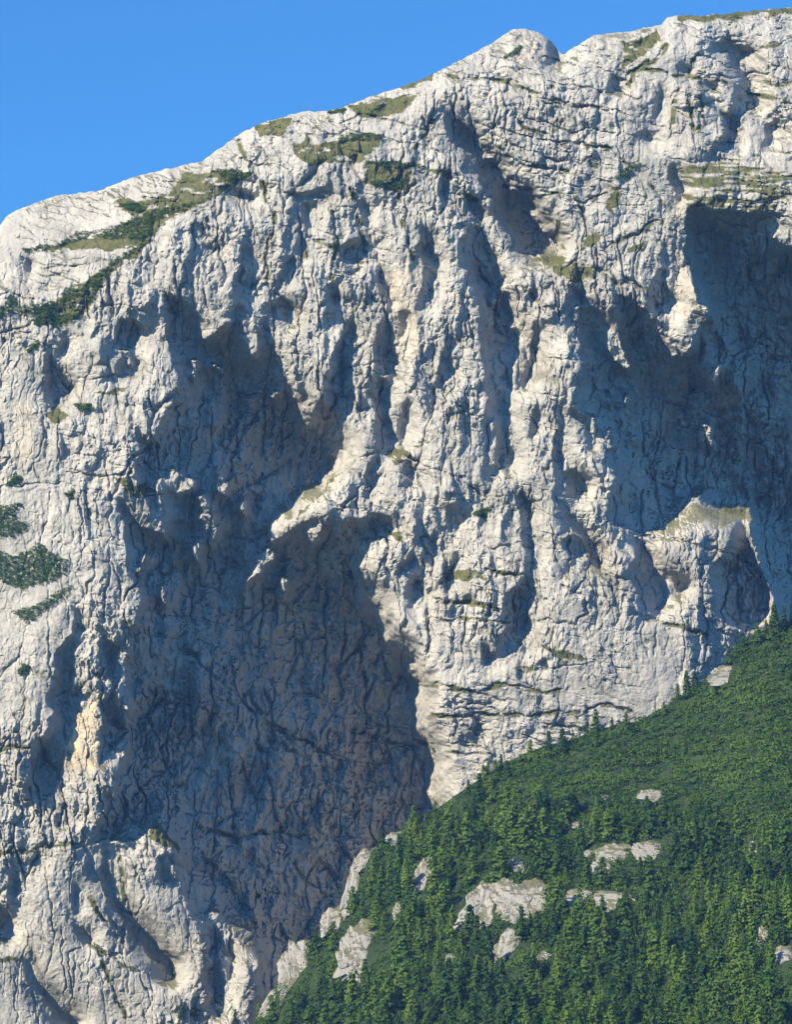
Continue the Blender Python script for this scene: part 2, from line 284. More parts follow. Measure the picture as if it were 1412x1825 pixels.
CRACKS = [  # joints and ledges: polyline, half width px, depth m
 ([(770,130),(850,140),(905,150),(1010,180),(1090,200)],3,1.6), ([(905,190),(930,225),(1000,245),(1080,265),(1130,300)],3,1.8), ([(860,245),(930,290),(1000,300),(1060,320),(1100,345)],3,1.5),
 ([(900,330),(960,335),(1040,360),(1080,350)],3,1.5), ([(930,120),(1000,140),(1090,170)],2.5,1.2), ([(985,150),(1000,200),(980,245)],2.5,1.2), ([(1040,190),(1045,250),(1060,300)],2.5,1.2),
 ([(1060,440),(1090,470),(1120,500),(1150,520)],3,1.6), ([(640,815),(700,800),(760,830),(830,850),(860,890)],3,1.8), ([(745,960),(765,1000),(770,1060),(760,1120),(765,1180),(755,1220)],4,2.5),
 ([(775,1065),(830,1075),(890,1090)],3,1.6), ([(770,1100),(830,1105),(905,1115)],3,1.6), ([(870,975),(930,970),(942,975)],3,2.0), ([(865,1020),(920,1030),(935,1020)],3,1.6), ([(770,1130),(830,1150)],2,1.0),
 ([(560,870),(610,900),(660,915)],3,1.5), ([(740,1215),(800,1220),(850,1235),(900,1220),(1000,1230)],3,1.6), ([(760,1270),(830,1275),(960,1270),(1030,1265)],3,1.5), ([(740,1325),(800,1340),(880,1350)],3,1.6),
 ([(610,1290),(680,1320),(770,1340)],4,2.2), ([(440,1260),(520,1310),(600,1350)],4,2.2), ([(330,1160),(400,1220),(450,1270),(520,1320)],4,2.5), ([(230,1420),(290,1370),(330,1340)],4,2.0),
 ([(350,1470),(420,1500),(500,1480),(560,1500)],5,3), ([(1000,1040),(1040,1060),(1050,1090),(1030,1110),(960,1110)],3.5,2.2), ([(1095,925),(1130,950),(1200,965),(1280,975),(1320,990),(1360,1020)],3.5,2.2),
 ([(1090,1030),(1130,1035),(1140,1050)],3.5,2), ([(960,1190),(1040,1180),(1100,1190)],2.5,1.1), ([(1040,1265),(1080,1255),(1130,1258)],3,2.2), ([(1120,1100),(1180,1110),(1260,1130)],3,1.3),
 ([(1000,470),(1020,560),(1030,590)],2,1), ([(985,540),(960,545),(1005,590)],2,1), ([(0,595),(40,590),(60,575)],2.5,1.3), ([(90,660),(120,690),(160,675),(230,672)],2.5,1.5), ([(0,870),(60,860),(130,860)],2.5,1.2),
 ([(120,840),(180,850),(240,850)],3,1.5), ([(50,1120),(30,1170),(0,1210)],2.5,1.2), ([(90,880),(70,960),(60,1010)],2.5,1.2), ([(145,870),(145,960),(140,1010)],3,1.8), ([(0,1340),(55,1330)],3,1.5),
 ([(160,1600),(185,1640),(215,1660),(220,1700),(200,1710),(160,1690)],3,1.8), ([(105,1630),(150,1660),(170,1690),(215,1710)],2.5,1.4), ([(120,1810),(120,1700),(145,1690)],2.5,1.2), ([(170,1690),(200,1760),(225,1820)],3,1.6),
 ([(240,1720),(265,1780),(280,1825)],2.5,1.4), ([(240,1540),(250,1590),(245,1640)],2.5,1.4), ([(25,1740),(30,1825)],2.5,1.2), ([(60,1760),(68,1825)],2.5,1.2), ([(110,1800),(105,1720),(110,1650)],2,1.0), ([(210,1510),(215,1590),(240,1640)],3,1.5),
 ([(600,200),(540,260)],2,1), ([(420,250),(440,300),(470,330),(520,340)],2.5,1.2), ([(320,430),(330,480),(350,530)],2.5,1.4), ([(395,400),(400,460),(395,520)],2.5,1.4), ([(475,330),(490,380),(470,440),(480,500)],3,1.8),
 ([(590,380),(600,440),(595,500)],2.5,1.4), ([(625,340),(640,400),(650,460)],2.5,1.4), ([(560,430),(600,445),(640,470)],2.5,1.2), ([(545,445),(550,460),(540,465)],2,1.2), ([(660,420),(670,480),(690,560)],4,2.5),
 ([(760,480),(770,580),(790,640)],2.5,1.2), ([(840,560),(850,640),(860,720)],3,1.4), ([(735,640),(745,700),(760,760)],2,1), ([(710,690),(760,700)],2,1), ([(690,800),(720,830),(760,840)],2.5,1.3), ([(905,790),(890,840),(870,890)],3,1.6),
 ([(985,640),(980,720),(990,790)],2,1), ([(970,640),(1035,640)],2,1), ([(935,690),(975,700),(1030,690)],2,1), ([(1145,60),(1160,110),(1120,150)],2.5,1.2), ([(1240,90),(1230,130),(1200,170)],2.5,1.2), ([(1190,75),(1170,110),(1140,130)],2.5,1.2),
 ([(1105,140),(1140,130),(1190,125),(1270,140),(1300,150)],2.5,1.3), ([(1250,150),(1255,200),(1245,250)],2.5,1.5), ([(1225,160),(1235,210),(1240,230)],2.5,1.5), ([(1210,170),(1200,200),(1190,250)],2,1), ([(1330,95),(1365,90),(1412,70)],2.5,1.2), ([(1350,140),(1412,150)],2.5,1.2),
 ([(1340,165),(1412,180)],2.5,1.2), ([(1000,380),(985,430),(1010,450)],2.5,1.4), ([(1030,350),(1045,400),(1040,430)],2.5,1.6), ([(1085,430),(1130,420),(1170,395)],2.5,1.4), ([(1160,330),(1180,380),(1175,430)],3,1.6), ([(700,290),(760,300),(810,320),(850,350)],2.5,1.3), ([(735,270),(760,240),(775,210)],2,1), ([(710,340),(715,400),(735,460)],2.5,1.2)]

ridge_x = np.array([p[0] for p in RIDGE], float); ridge_y = np.array([p[1] for p in RIDGE], float)
hill_x = np.array([p[0] for p in HILL], float); hill_y = np.array([p[1] for p in HILL], float)
def ridge_top(px): return np.interp(px, ridge_x, ridge_y)
def hill_top(px): return np.interp(px, hill_x, hill_y)

# ------------------------------------------------------------------ coarse relief solved from slopes
MPP = 0.25                      # metres per photo pixel at the face
Z0 = 1500.0
CS = 3.0
gx = np.arange(-160, 1573, CS); gy = np.arange(-40, 1981, CS)
GX, GY = np.meshgrid(gx, gy)
WX = GX + 9 * fbm(GX / 38, GY / 38, 3, 3); WY = GY + 9 * fbm(GX / 38, GY / 38, 33, 3)

def fill(polys, X=WX, Y=WY):
    m = np.zeros(X.shape, bool)
    for p in polys: m |= inside(p, X, Y)
    return m
shade = fill(SHADE); lit_in = fill(LIT)
shade &= ~lit_in
tone = np.zeros(GX.shape)
tone[fill(GREY)] = -0.22
tone[fill(BRIGHT)] = 0.45
tone[fill([[(108,1380),(112,1340),(130,1284),(152,1250),(180,1236),(180,1370)]])] = 0.8
tone[lit_in] = 0.3
tone = gauss(tone, 2.0)

sh_x = [-160, 0, 120, 300, 480, 700, 800, 1000, 1200, 1412, 1572]; sh_y = [640, 560, 540, 420, 320, 235, 180, 170, 180, 260, 250]
def rock_detail(PX, PY, big):
    """big=True: ribs, flutes and large blocks; big=False: the smaller fracturing"""
    upper = sstep(-40, 80, np.interp(PX, sh_x, sh_y) - PY).astype(np.float32)       # bedded slopes above the face
    upper = np.maximum(upper, 0.8 * sstep(0, 60, PY - 1180) * sstep(740, 800, PX))  # ledges at the foot, right
    upper = np.maximum(upper, 0.7 * sstep(850, 920, PX) * sstep(460, 400, PY))
    jx = PX + 10 * fbm(PX / 60, PY / 60, 41, 3); jy = PY + 10 * fbm(PX / 60, PY / 60, 43, 3)
    bx = jx * 0.97 + jy * 0.24; by = jy * 0.97 - jx * 0.24
    wx2 = 3.5 * fbm(PX / 13, PY / 13, 45, 2); wy2 = 5 * fbm(PX / 13, PY / 13, 47, 2)
    jx2 = jx + wx2; jy2 = jy + wy2; bx2 = bx + wx2; by2 = by + wy2 * 0.6
    det = np.zeros(PX.shape, np.float32); joint = np.zeros(PX.shape, np.float32)
    sc_ = ((72, 190, 4.6, 1.3, 1.2, 11), (30, 74, 2.6, 1.3, 1.3, 21)) if big else ((14, 24, 1.3, 1.3, 1.4, 31), (6.5, 10, 0.6, 1.3, 1.5, 131))
    for (su, sv, amp, tl, st, seed) in sc_:
        shp = 34.0 if su > 20 else 50.0
        a, ca = blocks(jx2 / su, jy2 / sv, seed, tl, st, shp)
        b, cb = blocks(bx2 / (su * 1.25), by2 / (sv * 0.42), seed + 100, tl, st, shp)
        cm = sstep(0.4, 0.7, vnoise(PX / su, PY / su, seed + 5)); rg = 0.35 + 1.1 * sstep(0.25, 0.8, vnoise(PX / (su * 2.5), PY / (su * 3), seed + 6))
        a = a - 0.3 * cm * np.exp(-ca / 0.05); b = b - 0.3 * cm * np.exp(-cb / 0.05)
        det += amp * (a * (1 - upper) + b * upper * 0.85) * (rg if su < 70 else 1.0)
        jm = np.where(upper > 0.5, cb, ca)
        joint = np.maximum(joint, np.exp(-jm / (0.05 if su > 20 else 0.06)) * cm)
    if big:
        det += 3.0 * (ridged(jx / 40, jy / 260, 51, 3) - 0.5) * (1 - 0.75 * upper) + 1.5 * fbm(jx / 26, jy / 34, 61, 2, 0.5)
    else:
        det += 0.5 * (ridged(jx2 / 15, jy2 / 80, 53, 2) - 0.5) * (1 - 0.5 * upper)
        for kx_, ky_, wpx, dp, seed, lo_ in ((38, 170, 2.3, 2.0, 231, 0.42), (18, 60, 1.9, 1.1, 241, 0.46), (130, 34, 2.2, 1.8, 251, 0.46), (55, 18, 1.8, 1.0, 261, 0.48)):
            flat = kx_ > ky_
            cxx = (bx2 if flat else jx2); cyy = (by2 if flat else jy2)
            v_, c_ = blocks(cxx / kx_, cyy / ky_, seed, 0.5, 1.0, 60.0)
            m_ = (0.35 + 0.65 * upper) if flat else (1 - 0.6 * upper)
            cm = sstep(lo_, lo_ + 0.2, vnoise(PX / 45, PY / 60, seed + 5)) * m_
            g_ = np.exp(-(c_ * min(kx_, ky_) / wpx) ** 1.5) * cm
            det += dp * (0.5 * v_ * m_ - g_); joint = np.maximum(joint, g_ * 0.9)
        det += 0.5 * fbm(jx / 8, jy / 10, 63, 2, 0.5) + 0.2 * fbm(PX / 4.5, PY / 5.5, 71, 2)
    return jx, jy, det, joint

# large form: leaning face, laid-back upper slopes, far wall set behind the right pillar
SHY = np.interp(GX, sh_x, sh_y)
above = np.maximum(SHY - GY, 0)
base = -MPP * (0.22 * (1500 - GY) + 0.45 * above)
top = ridge_top(GX)
dr = GY - top
base -= MPP * 40 * np.exp(-np.maximum(dr, 0) / 26.0)
FARW = [(1207,292),(1225,372),(1226,430),(1230,470),(1238,505),(1262,556),(1270,573),(1285,590),(1300,620),(1312,660),(1326,740),(1336,830),(1341,900),(1346,960),(1360,1010),(1375,1050),(1395,1130),(1800,1200),(1800,292)]
far = gauss(fill([FARW]).astype(float), 0.8)
base -= MPP * 0.8 * np.maximum(GX - 1222, 0) * sstep(376, 640, GY)
base -= 36 * far * sstep(385, 680, GY)
edge_x = np.interp(GY, [372, 470, 556, 590, 660, 740, 830, 900, 960, 1010, 1050, 1130], [1226, 1230, 1262, 1285, 1312, 1326, 1336, 1341, 1346, 1360, 1375, 1395])
base += 13 * np.exp(-((GX - edge_x + 34) / 34.0) ** 2) * sstep(540, 640, GY) * sstep(1150, 1000, GY)     # rounded right-hand buttress
base += MPP * 0.8 * np.clip(GY - 288, 0, 86) * sstep(1205, 1240, GX) * sstep(620, 376, GY)

def solve(gxf, gyf, L):
    """screened Poisson: field whose gradient follows (gxf, gyf), pulled to zero beyond L cells"""
    H, W = gxf.shape
    div = np.zeros((H, W))
    div[:, 1:] += gxf[:, 1:] - gxf[:, :-1]; div[1:, :] += gyf[1:, :] - gyf[:-1, :]
    E = np.zeros((2 * H, 2 * W)); E[:H, :W] = div; E[H:, :W] = div[::-1]; E[:, W:] = E[:, :W][:, ::-1]
    ky = 2 * np.cos(2 * np.pi * np.fft.fftfreq(2 * H))[:, None] - 2; kx = 2 * np.cos(2 * np.pi * np.arange(W + 1) / (2 * W))[None] - 2
    return np.fft.irfft2(np.fft.rfft2(E) / (kx + ky - 1.0 / L ** 2), E.shape)[:H, :W]

gby, gbx = np.gradient(base)
dslope = (gbx + gby) / math.sqrt(2)                      # per cell, along the sun's fall in the picture
cell = CS * MPP
tgt = np.where(shade, -(C_RAY + 0.10) * cell - np.clip(dslope, -cell, cell), tone * cell)
rel = solve(tgt / math.sqrt(2), tgt / math.sqrt(2), 75.0)
h = base + rel
SLABS = [[(108,1380),(112,1340),(130,1284),(152,1250),(182,1232),(184,1370)], [(20,650),(72,640),(70,740),(55,850),(10,850)], [(60,830),(140,880),(150,1080),(90,1240),(-200,1400),(-200,1000)], [(0,1700),(60,1540),(180,1530),(300,1530),(345,1640),(345,1800),(100,1900),(-100,1900)], [(1000,1060),(1160,1090),(1250,1150),(1150,1280),(1000,1270)], [(-200,380),(180,350),(260,400),(60,440),(-200,560)]]
slabc = gauss(fill(SLABS).astype(float), 4)
big = rock_detail(GX, GY, True)[2] * (0.7 + 0.6 * vnoise(GX / 90, GY / 90, 77)) * sstep(0, 14, GY - top) * (1 - 0.75 * slabc)
h = h + 0.25 * big
skyc = GY < top - 6
drop = C_RAY * math.sqrt(2) * cell
lit_m = ~shade & ~skyc
sf = shade.astype(float)
inner = np.clip(0.5 * sstep(0.35, 1, gauss(sf, 2.0)) + 0.6 * sstep(0.5, 1, gauss(sf, 5.0)) + 0.9 * sstep(0.6, 1, gauss(sf, 12.0)), 0, 2)
margin = 1.4 + 5.5 * inner
def fall(A):
    """height of the sun's shadow ray over each cell, from everything up-left of it"""
    M = A.copy(); P = np.full_like(M, -1e4)
    for i in range(1, M.shape[0]):
        P[i, 1:] = M[i - 1, :-1] - drop
        M[i] = np.maximum(M[i], P[i])
    return P
NIT = 60
for it in range(NIT):
    q = it / (NIT - 1.0)
    sig = 7.0 * (1 - q) ** 1.5 + 0.7
    P = fall(np.where(skyc, -1e4, h))
    PL = fall(np.where(lit_m, h, -1e4))                      # shadow thrown by sunlit rock only
    up = np.where(lit_m & (P > h), np.minimum(P - h, 14), 0)
    dn = np.where(shade, np.clip(h - PL + margin, 0, 10), 0)
    h = h + 0.5 * gauss(up, sig) - 0.5 * gauss(dn, sig)
    hs = gauss(h, 2.0)
    h = np.where(shade, h + (hs - h) * (0.3 if it < 40 else 0.08), h)
h = gauss(h, 0.5)
rim = gauss(sf, 3.0); rim = 4 * rim * (1 - rim)                      # keep the painted shadow edges clean
h += big * (0.62 * (1 - 0.6 * rim) + np.clip(inner, 0, 1.2) * 0.55)
h += np.clip(inner - 0.4, 0, 1.2) * (2.5 * fbm(GX / 70, GY / 120, 91, 4) + 4.5 * (ridged(WX / 85, WY / 260, 93, 3) - 0.5) + 2.5 * blocks((WX + 0.4 * WY) / 60, (WY - 0.4 * WX) / 130, 97, 1.2, 1.2, 30.0)[0] - 1.0)
print('relief', round(time.time() - T0, 1), h.min(), h.max())

def sample(A, px, py):
    u = np.clip((px - gx[0]) / CS, 0, len(gx) - 1.001); v = np.clip((py - gy[0]) / CS, 0, len(gy) - 1.001)
    iu = u.astype(int); iv = v.astype(int); fu = u - iu; fv = v - iv
    return (A[iv, iu] * (1 - fu) + A[iv, iu + 1] * fu) * (1 - fv) + (A[iv + 1, iu] * (1 - fu) + A[iv + 1, iu + 1] * fu) * fv

# ------------------------------------------------------------------ fine relief
NU = 960; NV = 985
uu = np.linspace(-160, 1572, NU)
vv = np.linspace(0, 1, NV)
tops = ridge_top(uu) + 2.5 * fbm(uu / 14, uu * 0 + 3, 5, 4) + 1.5 * (vnoise(uu / 5, uu * 0, 9) - 0.5)
PX = np.repeat(uu[None], NV, 0)
PY = tops[None] + vv[:, None] * (1950 - tops[None])
PX = PX + 0.0
hf = sample(h, PX, PY).astype(np.float32)
shf = sample(inner, PX, PY).astype(np.float32)
jx, jy, det, joint = rock_detail(PX, PY, False)
rough = 0.55 + 0.9 * vnoise(PX / 90, PY / 90, 77)
rough = rough * (1 - 0.5 * sample(slabc, PX, PY))
det *= rough * (1 + 0.8 * shf)
ckx = jx + 7 * fbm(PX / 16, PY / 16, 141, 3); cky = jy + 7 * fbm(PX / 16, PY / 16, 143, 3)
ckm = 0.25 + 0.9 * vnoise(PX / 20, PY / 20, 145)
for ln, wd, dp in CRACKS:
    D = seg_dist(ln, ckx, cky, wd * 4); wd = wd * 0.75
    det -= 1.1 * ckm * dp * (1 + 0.6 * shf) * np.exp(-(D / wd) ** 2)
for su, sv, dp, seed in ((36, 62, 1.5, 171), (90, 150, 3.0, 181)):
    v_, c_ = blocks((jx * 0.9 + jy * 0.3) / su, (jy * 0.9 - jx * 0.35) / sv, seed, 1.2, 1.2, 40.0)
    det += np.clip(shf, 0, 1.3) * dp * (0.8 * v_ - 0.9 * np.exp(-c_ / 0.05) * sstep(0.3, 0.6, vnoise(PX / 50, PY / 50, seed + 3)))
edge = sstep(0, 14, PY - tops[None])
hf = hf + det * (0.35 + 0.65 * edge)
vegm = fill(GRASS, PX + 7 * fbm(PX / 16, PY / 12, 81, 3), PY + 7 * fbm(PX / 16, PY / 12, 83, 3)).astype(np.float32)
vegm *= sstep(0.18, 0.30, vnoise(PX / 34, PY / 8, 87) * 0.6 + vnoise(PX / 9, PY / 4, 88) * 0.4)
terr = (PX > 1205) & (PY > 286) & (PY < 380)
vegm = np.where(terr, vegm * sstep(0.40, 0.52, vnoise(PX / 60, PY / 4.2, 187) * 0.65 + vnoise(PX / 20, PY / 3, 188) * 0.35), vegm)
for ln, wd, dp in CRACKS:
    if max(p[1] for p in ln) < 520 or wd == 3 and min(p[1] for p in ln) > 1000:
        D = seg_dist(ln, jx, jy, 14)
        vegm = np.maximum(vegm, sstep(6.0, 3.0, D) * sstep(0.42, 0.6, vnoise(PX / 18, PY / 9, 89)))
och = np.clip(gauss(fill(OCHRE[:1], jx, jy) + 0.3 * fill(OCHRE[1:], jx, jy), 3), 0, 1).astype(np.float32)
zc = Z0 - hf
gyh, gxh = np.gradient(gauss(hf, 2.0))
steep = sstep(0.8, 2.2, np.hypot(gxh, gyh) / (1.8 * MPP))
lat = steep * (1.6 * fbm(hf / 26.0, PY / 26, 95, 3))   # relief on walls seen edge-on
X, Y, Z = to_world((PX - CX) / F * zc + lat, (CY - PY) / F * zc + 0.3 * lat, zc)
print('fine', round(time.time() - T0, 1))

def new_mesh(name, co, faces, smooth=True):
    """fast mesh from arrays; faces is (n,3) or (n,4)"""
    me = bpy.data.meshes.new(name)
    k = faces.shape[1]
    me.vertices.add(len(co)); me.vertices.foreach_set('co', np.ascontiguousarray(co, np.float32).ravel())
    me.loops.add(faces.size); me.loops.foreach_set('vertex_index', np.ascontiguousarray(faces, np.int32).ravel())
    me.polygons.add(len(faces)); me.polygons.foreach_set('loop_start', np.arange(0, faces.size, k, dtype=np.int32))
    me.polygons.foreach_set('use_smooth', np.full(len(faces), smooth, bool))
    me.update(calc_edges=True)
    return me

def link(name, me, mat=None, parent=None, label=None, cat=None, group=None, kind=None):
    o = bpy.data.objects.new(name, me); col.objects.link(o)
    if mat and me is not None and not me.materials: me.materials.append(mat)
    if parent: o.parent = parent
    for k_, v_ in (('label', label), ('category', cat), ('group', group), ('kind', kind)):
        if v_: o[k_] = v_
    return o

def attr(me, name, arr):
    a = me.attributes.new(name, 'FLOAT', 'POINT'); a.data.foreach_set('value', np.ascontiguousarray(arr, np.float32).ravel())

# ------------------------------------------------------------------ materials
def mat(name):
    m = bpy.data.materials.new(name); m.use_nodes = True
    nt = m.node_tree; b = nt.nodes['Principled BSDF']
    b.inputs['Roughness'].default_value = 0.9
    b.inputs['Specular IOR Level'].default_value = 0.15
    return m, nt, b

def nd(nt, t, **kw):
    n = nt.nodes.new(t)
    for k_, v_ in kw.items():
        if k_.startswith('i_'): n.inputs[k_[2:].replace('_', ' ')].default_value = v_
        else: setattr(n, k_, v_)
    return n

def noise(nt, vec, scale, detail=4, rough=0.6):
    n = nd(nt, 'ShaderNodeTexNoise'); n.inputs['Scale'].default_value = scale; n.inputs['Detail'].default_value = detail; n.inputs['Roughness'].default_value = rough
    nt.links.new(vec, n.inputs['Vector']); return n.outputs['Fac']

def ramp(nt, fac, p0, p1, c0=(0, 0, 0, 1), c1=(1, 1, 1, 1)):
    r = nd(nt, 'ShaderNodeValToRGB'); e = r.color_ramp.elements
    e[0].position = p0; e[0].color = c0; e[1].position = p1; e[1].color = c1
    nt.links.new(fac, r.inputs[0]); return r.outputs[0]

def mix(nt, fac, a, b, mode='MIX'):
    n = nd(nt, 'ShaderNodeMix', data_type='RGBA', blend_type=mode)
    if isinstance(fac, (int, float)): n.inputs[0].default_value = fac
    else: nt.links.new(fac, n.inputs[0])
    for s_, v_ in ((6, a), (7, b)):
        if isinstance(v_, tuple): n.inputs[s_].default_value = v_
        else: nt.links.new(v_, n.inputs[s_])
    return n.outputs[2]

def math_n(nt, op, a, b=None):
    n = nd(nt, 'ShaderNodeMath', operation=op)
    for s_, v_ in ((0, a), (1, b)):
        if v_ is None: continue
        if isinstance(v_, (int, float)): n.inputs[s_].default_value = v_
        else: nt.links.new(v_, n.inputs[s_])
    return n.outputs[0]

def rock_material(name, masks=True):
    m, nt, b = mat(name)
    geo = nd(nt, 'ShaderNodeNewGeometry')
    pos = geo.outputs['Position']
    st = nd(nt, 'ShaderNodeMapping'); st.inputs['Scale'].default_value = (1, 1, 0.16); nt.links.new(pos, st.inputs[0])
    c = mix(nt, ramp(nt, noise(nt, pos, 0.05, 6), 0.3, 0.72), (0.265, 0.265, 0.258, 1), (0.45, 0.44, 0.415, 1))
    sl = nd(nt, 'ShaderNodeMapping'); sl.inputs['Scale'].default_value = (1, 1, 0.05); nt.links.new(pos, sl.inputs[0])
    c = mix(nt, math_n(nt, 'MULTIPLY', ramp(nt, noise(nt, sl.outputs[0], 0.16, 4), 0.52, 0.68), 0.6), c, (0.2, 0.2, 0.205, 1))
    c = mix(nt, ramp(nt, noise(nt, st.outputs[0], 0.22, 5), 0.5, 0.72), c, (0.277, 0.270, 0.270, 1))          # water streaks
    c = mix(nt, math_n(nt, 'MULTIPLY', ramp(nt, noise(nt, pos, 0.9, 3), 0.35, 0.7), 0.35), c, (0.513, 0.486, 0.439, 1))   # lighter fresh scars
    c = mix(nt, math_n(nt, 'MULTIPLY', ramp(nt, noise(nt, st.outputs[0], 0.06, 4), 0.6, 0.75), 0.22), c, (0.446, 0.371, 0.277, 1))
    c = mix(nt, math_n(nt, 'MULTIPLY', ramp(nt, noise(nt, pos, 0.45, 5, 0.7), 0.42, 0.62), 0.55), c, (0.26, 0.255, 0.245, 1))     # lichen mottling
    if not masks: c = mix(nt, 0.55, c, (0.17, 0.167, 0.158, 1))
    if masks:
        ao = nd(nt, 'ShaderNodeAttribute', attribute_name='ochre'); 
        c = mix(nt, math_n(nt, 'MULTIPLY', ao.outputs['Fac'], ramp(nt, noise(nt, st.outputs[0], 0.35, 4), 0.3, 0.6)), c, (0.567, 0.446, 0.284, 1))
    sep = nd(nt, 'ShaderNodeSeparateXYZ'); nt.links.new(geo.outputs['Normal'], sep.inputs[0])
    ledge = math_n(nt, 'ADD', sep.outputs['Z'], math_n(nt, 'MULTIPLY', noise(nt, pos, 0.12, 4), 0.5))
    ledge = ramp(nt, ledge, 0.93, 1.03)
    grass = mix(nt, ramp(nt, noise(nt, pos, 0.25, 4), 0.35, 0.65), (0.05, 0.066, 0.022, 1), (0.12, 0.11, 0.046, 1))
    c = mix(nt, math_n(nt, 'MULTIPLY', ledge, 0.8), c, grass)
    if masks:
        asl = nd(nt, 'ShaderNodeAttribute', attribute_name='soil')
        c = mix(nt, math_n(nt, 'MULTIPLY', asl.outputs['Fac'], 0.75), c, (0.10, 0.098, 0.07, 1))
        av = nd(nt, 'ShaderNodeAttribute', attribute_name='veg')
        c = mix(nt, av.outputs['Fac'], c, grass)
    nt.links.new(c, b.inputs['Base Color'])
    bp = nd(nt, 'ShaderNodeBump'); bp.inputs['Strength'].default_value = 0.9; bp.inputs['Distance'].default_value = 0.6
    nt.links.new(noise(nt, pos, 0.8, 6, 0.65), bp.inputs['Height'])
    nt.links.new(bp.outputs[0], b.inputs['Normal'])
    return m

M_ROCK = rock_material('limestone')

# ------------------------------------------------------------------ mountain mesh
def grid_faces(nv, nu):
    i = np.arange(nv * nu).reshape(nv, nu)
    return np.stack([i[:-1, :-1], i[1:, :-1], i[1:, 1:], i[:-1, 1:]], -1)
# back of the ridge and foot of the face
nb = 6
co = np.stack([X, Y, Z], -1)
back = [co[0] + np.array([0, 14.0 * k * k, -5.0 * k * k]) for k in range(nb, 0, -1)]
foot = [co[-1] + np.array([0, -6.0 * k, -0.25 * k * (co[-1][:, 2:].mean())]) for k in range(1, 5)]
allco = np.concatenate([np.stack(back), co, np.stack(foot)], 0)
NR = allco.shape[0]
def ext(A): return np.concatenate([np.repeat(A[:1], nb, 0), A, np.repeat(A[-1:], 4, 0)], 0)
soil = (joint * sstep(0.3, 0.55, vnoise(PX / 40, PY / 30, 191)) * (1 - 0.7 * np.clip(shf, 0, 1))).astype(np.float32)
VEG, OCH, SOIL = ext(vegm), ext(och), ext(soil)
fc = grid_faces(NR, NU)
# drop what lies well behind the wooded spur
EPX, EPY = ext(PX), ext(PY)
hid = (EPY[:-1, :-1] > hill_top(EPX[:-1, :-1]) + 240)
REGIONS = [
 ('summit_knob', 'rounded summit knob with a cream scar on the skyline', [(868,40),(1006,40),(1006,112),(862,116)]),
 ('rock_tower', 'bulging pale rock tower below the right skyline', [(1172,150),(1200,125),(1290,140),(1312,200),(1300,262),(1262,288),(1200,285),(1170,220)]),
 ('rock_rib', 'pointed sunlit rib casting a long shadow to its right', [(676,275),(700,240),(760,195),(792,192),(800,240),(835,275),(858,325),(800,312),(740,300)]),
 ('pillar', 'tall cream pillar left of the central gully', [(690,330),(745,335),(756,400),(756,560),(782,690),(720,800),(695,790),(698,690),(690,560),(668,480)]),
 ('pillar', 'bottle-shaped pillar standing in the shaded amphitheatre', [(628,612),(664,612),(668,660),(662,700),(668,798),(610,802),(612,758),(628,725),(618,650)]),
 ('pillar', 'slender bright pillar right of the central gully', [(916,560),(958,572),(946,640),(930,690),(948,760),(944,830),(912,800),(908,720)]),
 ('buttress', 'blunt right-hand buttress with two small sunlit patches', [(1205,632),(1240,592),(1268,573),(1296,612),(1322,720),(1337,850),(1342,908),(1240,892),(1215,800)]),
 ('bulging_block', 'bulging block of stepped rock above the ledges', [(775,965),(840,905),(925,900),(942,980),(930,1040),(892,1100),(888,1172),(862,1186),(776,1130),(765,1060)]),
 ('yellow_scar', 'yellow rockfall scar on the lower left wall', [(110,1345),(130,1284),(152,1252),(178,1236),(178,1370),(112,1374)]),
 ('slab', 'smooth leaning slab beside the dwarf pines', [(75,880),(130,872),(146,960),(138,1005),(80,985)]),
 ('slab_wall', 'grey slab wall split by diagonal cracks at the foot', [(-200,1528),(60,1522),(150,1502),(300,1482),(330,1590),(350,1640),(350,1960),(-200,1960)]),
 ('far_wall', 'dark blue wall in full shade behind the buttress', FARW[1:-1] + [(1800,372)]),
]
mid = lambda A: (A[:-1, :-1] + A[1:, 1:]) * 0.5
FPX = mid(ext(jx)) ; FPY = mid(ext(jy))
rid = np.zeros(FPX.shape, int)
for k_, (_, _, pl) in enumerate(REGIONS): rid[inside(pl, FPX, FPY)] = k_ + 1
rid[mid(VEG) > 0.5] = 99
rid[hid] = -1
flat_co = allco.reshape(-1, 3); flat_v = VEG.ravel(); flat_o = OCH.ravel(); flat_s = SOIL.ravel()
def piece(name, k_):
    f = fc[rid == k_]
    used, inv = np.unique(f.ravel(), return_inverse=True)
    me = new_mesh(name, flat_co[used], inv.reshape(-1, 4), False)
    attr(me, 'veg', flat_v[used]); attr(me, 'ochre', flat_o[used]); attr(me, 'soil', flat_s[used])
    return me
mountain = link('mountain', piece('mountain', 0), M_ROCK, kind='structure', label='pale grey limestone mountain face with sunlit ribs and a deep shaded amphitheatre')
for k_, (nm, lb, _) in enumerate(REGIONS):
    link(nm, piece(nm, k_ + 1), M_ROCK, mountain, label=lb)
link('alpine_grass', piece('alpine_grass', 99), M_ROCK, kind='stuff', label='olive alpine grass on the ledges and shoulders of the cliff', cat='grass')
faces = fc[rid >= 0]
print('mountain', round(time.time() - T0, 1), len(faces))
